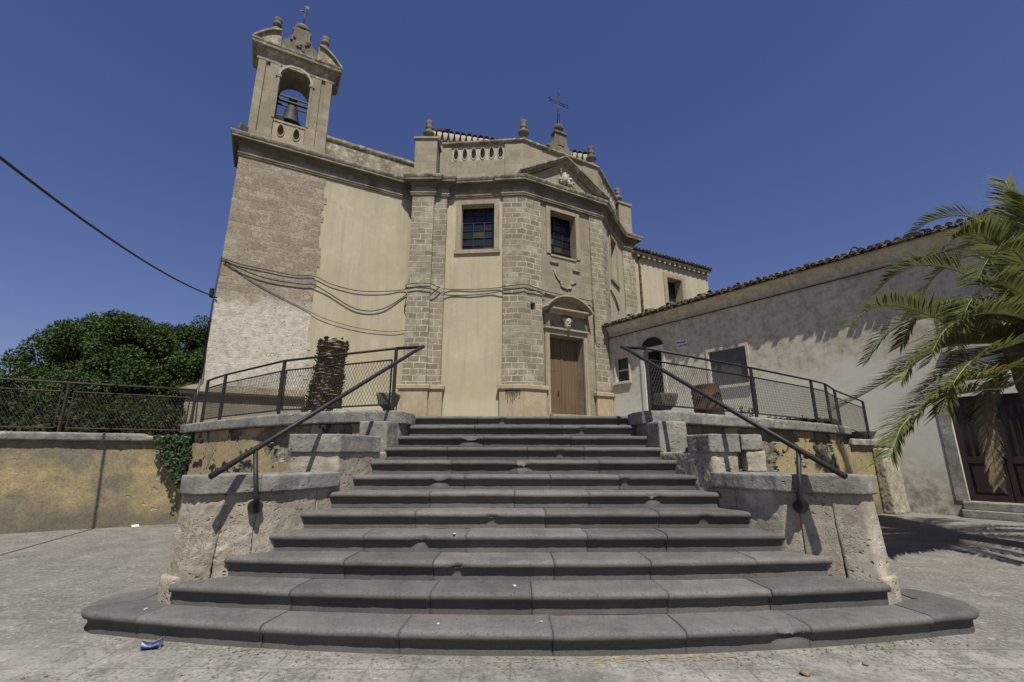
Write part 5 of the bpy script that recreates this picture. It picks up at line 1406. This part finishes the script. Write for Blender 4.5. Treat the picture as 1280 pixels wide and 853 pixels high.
# ------------------------------------------------------------------ vegetation
def leafquad(m, c, d, nrm, L_, w, mi=0):
    d = d.normalized(); s_ = d.cross(nrm); s_ = s_.normalized() if s_.length > 1e-4 else Vector((1, 0, 0))
    m.face([c, c + d * L_ * .45 + s_ * w, c + d * L_, c + d * L_ * .45 - s_ * w], mi)
def rdir():
    while True:
        v = Vector((random.uniform(-1, 1), random.uniform(-1, 1), random.uniform(-1, 1)))
        if .05 < v.length < 1: return v.normalized()
def tree(name, base, clumps, nleaf, label, cat='tree', mat='tree_leaf', L_=(.07, .135), group=None, limbs=True):
    t = thing(name, base, label, cat, group)
    base = Vector(base); m = MB(); tot = sum(c[3] ** 2 for c in clumps)
    for (x, y, z, r) in clumps:
        c = Vector((x, y, z)); n = int(nleaf * r * r / tot)
        # sub-clumps give the crown its uneven outline
        subs = [(c + rdir() * r * random.uniform(.5, 1.0), r * random.uniform(.15, .30)) for _ in range(40)]
        for k in range(n):
            sc_, sr = random.choice(subs)
            v = rdir(); p = sc_ + v * sr * (random.random() ** .4)
            d_ = (v + rdir() * .8 + Vector((0, 0, -.25))); nn = (v + rdir() * .7 + Vector((0, 0, .5)))
            leafquad(m, p, d_, nn, random.uniform(*L_), random.uniform(*L_) * .27)
    m.build('crown', mat, t)
    m = MB(); top = Vector((sum(c[0] for c in clumps) / len(clumps), sum(c[1] for c in clumps) / len(clumps), max(c[2] for c in clumps)))
    if limbs:
        m.tube([base, base.lerp(top, .25), base.lerp(top, .5)], [.28, .2, .15], 9)
        for (x, y, z, r) in clumps:
            s0 = base.lerp(top, random.uniform(.3, .5)); m.tube([s0, s0.lerp(Vector((x, y, z)), .6) + rdir() * .2, Vector((x, y, z))], [.11, .07, .03], 6)
        m.build('trunk', 'bark', t)
    return t
tree('broadleaf_tree', (-15.2, 16.9, 1.5), [(-15.6, 17, 4.9, 1.9), (-17.0, 17.2, 4.3, 1.5), (-14.2, 16.6, 4.7, 1.6), (-13.2, 17.2, 4.3, 1.6), (-16.2, 16.2, 3.5, 1.8), (-14.4, 16, 3.3, 1.8), (-17.8, 17.6, 2.7, 1.2), (-15.2, 17.0, 5.6, 1.2), (-13.2, 16.4, 3.2, 1.5)],
     180000, 'big dark green broadleaf tree with rounded crown behind the boundary fence')
tree('broadleaf_tree', (-13.2, 19.2, 1.5), [(-13.4, 19.4, 5.3, 1.7), (-12.2, 19, 4.8, 1.6), (-14.6, 19.6, 5.6, 1.5), (-12.0, 18.8, 3.4, 1.6)], 75000, 'dark green tree farther back, touching the left edge of the bell tower')
tree('bushy_shrub', (-14.6, 12.6, 1.5), [(-14.8, 12.8, 2.1, .9), (-13.6, 13.2, 2.0, .9), (-12.4, 13.4, 2.1, .9), (-16.2, 12.9, 2.3, 1.0)], 14000, 'scrubby dark shrub behind the mesh at the far left of the boundary fence', 'shrub', 'shrub_leaf', (.09, .17))
tree('bushy_shrub', (-10.8, 12.6, 1.5), [(-11.4, 13.4, 2.1, .85), (-10.4, 13.2, 2.2, .8), (-9.8, 12.8, 2.0, .7), (-10.9, 12.6, 1.9, .7)], 11000, 'scrubby dark shrub behind the mesh next to the foot of the bell tower', 'shrub', 'shrub_leaf', (.08, .15))
# ivy hanging in the corner of the boundary wall
iv = thing('ivy', (-6.95, 10.0, 1.75), 'green ivy hanging down the corner between the yellow wall and the terrace wall', 'ivy')
m = MB(); ms = MB()
for s_ in range(46):
    t0 = random.uniform(-.15, .62); p = Vector((-7.02, 10.0, 1.80)) - Vector((d.x, d.y, 0)) * t0 * .85 + Vector((nrm.x, nrm.y, 0)) * random.uniform(.06, .16)
    Ln = random.uniform(.3, 1.1) * max(.12, 1.0 - 1.5 * t0); pts = [p.copy()]
    for k in range(int(Ln / .05)):
        p = p + Vector((random.uniform(-.02, .02), random.uniform(-.02, .015), -.05)); pts.append(p.copy())
        for _ in range(4):
            leafquad(m, p + rdir() * .05, rdir() + Vector((0, 0, -.8)), Vector((nrm.x, nrm.y, .3)) + rdir() * .6, random.uniform(.05, .085), random.uniform(.018, .03))
    if len(pts) > 1: ms.tube(pts, .005, 4, cap=False)
m.build('leaves', 'ivy_leaf', iv); ms.build('stems', 'bark', iv)
def weed(p, n, h, label, spread=.2, mat='shrub_leaf'):
    t = MB(); p = Vector(p)
    for k in range(n):
        b = p + Vector((random.uniform(-spread, spread), random.uniform(-.05, .05), 0)); tip = b + Vector((random.uniform(-.1, .1), random.uniform(-.1, .1), h * random.uniform(.4, 1)))
        for q in range(6): leafquad(t, b.lerp(tip, q / 6), rdir() + Vector((0, 0, .5)), rdir() + Vector((0, 0, .6)), random.uniform(.04, .09), .014)
        t.tube([b, tip], .003, 3, cap=False)
    tag(t.build('weed', mat, None, loc=tuple(p)), label, 'weed', 'weeds growing on the terrace copings')
weed((4.35, 8.75, 2.03), 16, .3, 'dry weed on the right coping beside the rusty drum', .18)
weed((5.75, 9.6, 2.03), 26, .16, 'low green weed on the right coping under the middle fence panel', .4, 'ivy_leaf')
weed((6.65, 10.25, 2.03), 24, .2, 'green weed on the right coping at the bend of the fence', .25, 'ivy_leaf')
weed((-3.1, 7.75, 2.03), 14, .16, 'dry brown weed at the foot of the palm stump', .3, 'straw')

# date palm at the right edge; its trunk stands just outside the picture
PB = Vector((8.35, 7.0, 0)); PCN = Vector((8.3, 7.0, 3.45))
pm = thing('date_palm', tuple(PB), 'date palm with arching feathery fronds at the right edge of the piazza', 'palm tree')
m = MB(); rows = []
for q in range(40):
    t = q / 39; z = 3.4 * t; row = []
    for k in range(24):
        a = 2 * math.pi * k / 24; r = .30 + .06 * (1 - t) ** 4 + .09 * t ** 4 + .035 * ((t * 16 + (k % 2) * .5) % 1.0)
        row.append(m.bm.verts.new((PB.x + (PCN.x - PB.x) * t + r * math.cos(a), PB.y + r * math.sin(a), z)))
    rows.append(row)
for q in range(39):
    for k in range(24): m.bm.faces.new([rows[q][k], rows[q][(k + 1) % 24], rows[q + 1][(k + 1) % 24], rows[q + 1][k]])
m.bm.faces.new(rows[-1]); m.build('trunk', 'stump', pm)
def frond(ctrl, mats=('palm_leaf', 'rachis'), nl=74, ll=.46, droop=.25, label=None, vee=.55):
    m = MB(); C = crv(ctrl, 10); n = len(C); Ls = [0]
    for a, b in zip(C, C[1:]): Ls.append(Ls[-1] + (b - a).length)
    tot = Ls[-1]
    m.tube(C, [lerp(.022, .004, i / (n - 1)) for i in range(n)], 5, 1)
    for k in range(nl):
        s_ = tot * (.10 + .90 * k / (nl - 1)); j = max(i for i in range(n) if Ls[i] <= s_ + 1e-9); j = min(j, n - 2)
        t = (s_ - Ls[j]) / (Ls[j + 1] - Ls[j]); p = C[j].lerp(C[j + 1], t); tan = (C[j + 1] - C[j]).normalized()
        side = tan.cross(Vector((0, 0, 1)));
        if side.length < .15: side = tan.cross(Vector((.3, 1, 0)))
        side.normalize(); up = side.cross(tan).normalized(); f = k / (nl - 1)
        lk = ll * (math.sin(math.pi * min(1, .16 + f * .68)) ** .6) * random.uniform(.85, 1.1)
        fw = lerp(.7, 1.45, f)
        for sg in (-1, 1):
            dd_ = (side * sg + tan * fw * random.uniform(.85, 1.15) + up * (vee + random.uniform(-.22, .22))).normalized()
            p1 = p + dd_ * lk * .5; d2 = (dd_ + Vector((0, 0, -droop * random.uniform(.5, 1.4)))).normalized(); p2 = p1 + d2 * lk * .5
            wv = dd_.cross(up).normalized() * .0130; 
            v = [m.bm.verts.new(x) for x in (p - wv * .6, p + wv * .6, p1 + wv, p1 - wv, p2)]
            m.bm.faces.new([v[0], v[1], v[2], v[3]]); m.bm.faces.new([v[3], v[2], v[4]])
    o = m.build('frond', list(mats), pm)
    if label: o['label'] = label
    return o
def unit(px, py, Y):
    """a point at distance Y on the sight line of an estimated photo position (used to shape the fronds in 3D)"""
    x = (px - 640) / 569.; y = (426.5 - py) / 569.; c, s_ = math.cos(R(14)), math.sin(R(14))
    dy, dz = c - s_ * y, s_ + c * y; k = Y / dy
    return Vector((x * k, Y, 1.4 + dz * k))
FRONDS = [
    ([(1300, 395, 7.0), (1290, 320, 7.1), (1272, 265, 7.2), (1257, 226, 7.25)], 'g'),
    ([(1300, 390, 7.0), (1262, 310, 7.5), (1215, 272, 7.9), (1165, 276, 8.2), (1130, 303, 8.4)], 'g'),
    ([(1298, 392, 7.0), (1268, 333, 6.8), (1232, 297, 6.7), (1200, 295, 6.6), (1176, 315, 6.55)], 'g'),
    ([(1296, 400, 7.0), (1250, 368, 7.3), (1200, 340, 7.6), (1150, 332, 7.8), (1115, 347, 8.0), (1093, 368, 8.05)], 'g'),
    ([(1296, 412, 7.0), (1240, 418, 6.7), (1180, 400, 6.5), (1120, 383, 6.3), (1085, 388, 6.2), (1063, 408, 6.15)], 'g'),
    ([(1296, 418, 7.0), (1245, 415, 7.6), (1190, 425, 8.2), (1135, 460, 8.8), (1085, 490, 9.2), (1045, 512, 9.3)], 'y'),
    ([(1296, 420, 7.0), (1240, 428, 6.8), (1190, 432, 6.7), (1148, 448, 6.6), (1128, 475, 6.55)], 'y'),
    ([(1298, 425, 7.0), (1270, 478, 6.6), (1225, 488, 6.3), (1170, 500, 6.1), (1130, 530, 5.9), (1114, 570, 5.8)], 'g'),
    ([(1298, 425, 7.0), (1262, 455, 7.3), (1215, 468, 7.6), (1165, 500, 7.8), (1130, 545, 7.8)], 'g'),
    ([(1298, 420, 7.0), (1255, 440, 7.7), (1200, 455, 8.2), (1150, 490, 8.5)], 'g'),
    ([(1300, 400, 7.0), (1285, 330, 7.4), (1262, 300, 7.8), (1235, 290, 8.2), (1205, 310, 8.5)], 'g'),
    ([(1300, 410, 7.0), (1270, 395, 6.4), (1225, 392, 6.0), (1185, 410, 5.8), (1165, 440, 5.7)], 'g'),
    ([(1300, 395, 7.0), (1262, 345, 7.8), (1215, 320, 8.3), (1170, 345, 8.6), (1145, 385, 8.7)], 'g'),
    ([(1300, 400, 7.0), (1292, 350, 6.6), (1268, 315, 6.3), (1240, 320, 6.1), (1222, 350, 6.0)], 'g'),
    ([(1300, 405, 7.0), (1278, 370, 6.5), (1245, 355, 6.2), (1215, 375, 6.0), (1200, 410, 5.9)], 'g'),
    ([(1300, 410, 7.0), (1270, 405, 7.6), (1230, 400, 8.1), (1185, 420, 8.5), (1160, 455, 8.7)], 'g'),
    ([(1300, 420, 7.0), (1268, 430, 6.4), (1225, 445, 6.1), (1195, 475, 5.9), (1185, 510, 5.85)], 'g'),
    ([(1300, 425, 7.0), (1280, 445, 7.4), (1250, 475, 7.7), (1225, 520, 7.8)], 'g'),
    ([(1300, 385, 7.0), (1298, 320, 6.7), (1290, 270, 6.5), (1280, 245, 6.3)], 'g'),
    ([(1300, 425, 7.0), (1275, 452, 6.5), (1240, 470, 6.2), (1200, 478, 6.0), (1160, 500, 5.9)], 'y'),
]
for pts, kind in FRONDS:
    frond([unit(*p) for p in pts], ('palm_yellow' if kind == 'y' else 'palm_leaf', 'rachis'), 112, .53, .20, 'green frond turning yellow' if kind == 'y' else None)
frond([unit(1262, 470, 6.9), unit(1238, 492, 6.75), unit(1232, 520, 6.7), unit(1240, 560, 6.68), unit(1248, 606, 6.66)], ('palm_dead', 'rachis_dead'), 70, .26, .9, 'dead brown frond hanging down', .1)
for k in range(18):                       # the rest of the crown, mostly outside the frame
    a = R(-115 + 230 * k / 17 + random.uniform(-6, 6)) ; el = random.uniform(-.1, .75); Lf = random.uniform(2.1, 2.9)
    dv = Vector((math.cos(a), math.sin(a), 0))
    p0 = PCN + dv * .15 + Vector((0, 0, random.uniform(0, .3)))
    frond([p0, p0 + dv * Lf * .33 + Vector((0, 0, Lf * .33 * el + .1)), p0 + dv * Lf * .68 + Vector((0, 0, Lf * .5 * el)), p0 + dv * Lf * .92 + Vector((0, 0, Lf * (.45 * el - .22)))], nl=60)
m = MB()
for k in range(90):
    p = PCN + Vector((random.uniform(-.45, .1), random.uniform(-.4, .3), random.uniform(-.15, .45))); q = p + rdir() * random.uniform(.15, .4) + Vector((-.12, -.08, -.15))
    m.tube([p, p.lerp(q, .5) + Vector((0, 0, .05)), q], .006, 4, cap=False)
    m.lathe(q, [(.004, -.01), (.014, 0), (.004, .012)], 5)
m.build('fruit_stalks', 'fruit', pm)

# ------------------------------------------------------------------ litter on the ground
cn = thing('crushed_can', (-2.62, 3.5, 0), 'crushed blue and yellow drink can on the paving before the lowest step', 'can')
CAN = Vector((-2.68, 3.83, .0)); rot = Matrix.Rotation(R(18), 3, 'Z'); cn.location = CAN
m = MB(); rings = []
for (s_, w, h) in ((-.062, .026, .022), (-.056, .036, .032), (-.02, .042, .026), (.01, .036, .022), (.04, .041, .03), (.058, .036, .034), (.064, .027, .024)):
    rings.append([m.bm.verts.new(CAN + rot @ Vector((s_ + random.uniform(-.003, .003), w * math.cos(2 * math.pi * k / 14), .003 + h * (1 + math.sin(2 * math.pi * k / 14)) * .9 + random.uniform(0, .004)))) for k in range(14)])
for i in range(6):
    for k in range(14):
        f = m.bm.faces.new([rings[i][k], rings[i][(k + 1) % 14], rings[i + 1][(k + 1) % 14], rings[i + 1][k]]); f.material_index = 1 if i in (0, 5) else (2 if k in (2, 3) else (1 if k in (6, 10) else 0))
m.bm.faces.new(rings[0][::-1]).material_index = 1; m.bm.faces.new(rings[-1]).material_index = 1
m.build('can_body', ['can_blue', 'can_silver', 'can_yellow'], cn)
def scrap(p, s_, label, mat='paper', group='scraps of litter', cat='litter', name='paper_scrap'):
    m = MB(); p = Vector(p); a = random.uniform(0, 3); u = Vector((math.cos(a), math.sin(a), 0)) * s_; v = Vector((-math.sin(a), math.cos(a), 0)) * s_ * .6
    z = Vector((0, 0, s_ * .35))
    for q in ((p - u - v, p - v * 1.1 + z, p + v * .9 + z * .8, p - u + v), (p - v * 1.1 + z, p + u - v, p + u + v * 1.2 + z * .5, p + v * .9 + z * .8)):
        m.face([x + Vector((0, 0, .006)) for x in q])
    return tag(m.build(name, mat, None, loc=tuple(p)), label, cat, group)
scrap((-7.55, 9.72, 0), .10, 'crumpled white paper on the ground at the foot of the yellow wall')
scrap((-.55, 5.72 - 1.08, .664), .016, 'small white paper scrap on the fourth step, left of the middle')
scrap((.02, 4.18, .332), .018, 'small white scrap lying on the second step near the middle')
scrap((.22, 3.86, .166), .012, 'tiny white scrap on the lowest step, right of the middle')
scrap((-.55, 3.82, .166), .013, 'white scrap on the lowest step, left of the middle')
scrap((-3.0, 4.15, .166), .015, 'white scrap on the lowest step near the left end pier')
def pebble(p, r, label, mat='pebble'):
    m = MB(); p = Vector(p)
    m.lathe(p, [(r * .5, 0), (r, r * .3), (r * .95, r * .6), (r * .4, r * .95)], 8)
    for v in m.bm.verts: v.co += rdir() * r * .15
    return tag(m.build('pebble', mat, None, loc=tuple(p)), label, 'pebble', 'pebbles on the paving')
pebble((1.92, 3.42, 0), .032, 'brown pebble on the paving right of the chipped lowest step'); pebble((2.42, 3.56, 0), .02, 'small brown pebble on the paving further right of the chip')
m = MB()
for k in range(70):
    x = random.gauss(.75, .35) if k < 45 else random.uniform(-2.8, 2.6); y = 3.66 + .37 * (x / 3.42) ** 2 - random.uniform(.0, .09); a = random.uniform(-.5, .5); L_ = random.uniform(.03, .12)
    m.tube([(AX + x, y, .006), (AX + x + L_ * math.cos(a), y + L_ * math.sin(a) * .4, .012)], .0022, 3)
tag(m.build('dry_straw', 'straw'), kind='stuff')
m = MB()
for k in range(420):
    if k < 260:
        x = random.uniform(-3.3, 3.3); p = Vector((AX + x, 3.655 + .40 * (x / 3.42) ** 2 + .03 - abs(random.gauss(0, .10)), 0))
    elif k < 340: p = Vector((random.uniform(-9, -6.9), 0, 0)); p.y = 8.84 + (p.x + 9.26) * .577 - abs(random.gauss(0, .12)) - .03
    else: p = Vector((random.uniform(-5, 5), random.uniform(2.3, 3.6), 0))
    r = random.uniform(.004, .012)
    m.lathe(p, [(r * .6, 0), (r, r * .5), (r * .5, r * 1.1)], 5, random.choice((0, 0, 1)))
tag(m.build('grit', ['pebble', 'coping']), kind='stuff')
S.render.resolution_x, S.render.resolution_y = 1024, 682
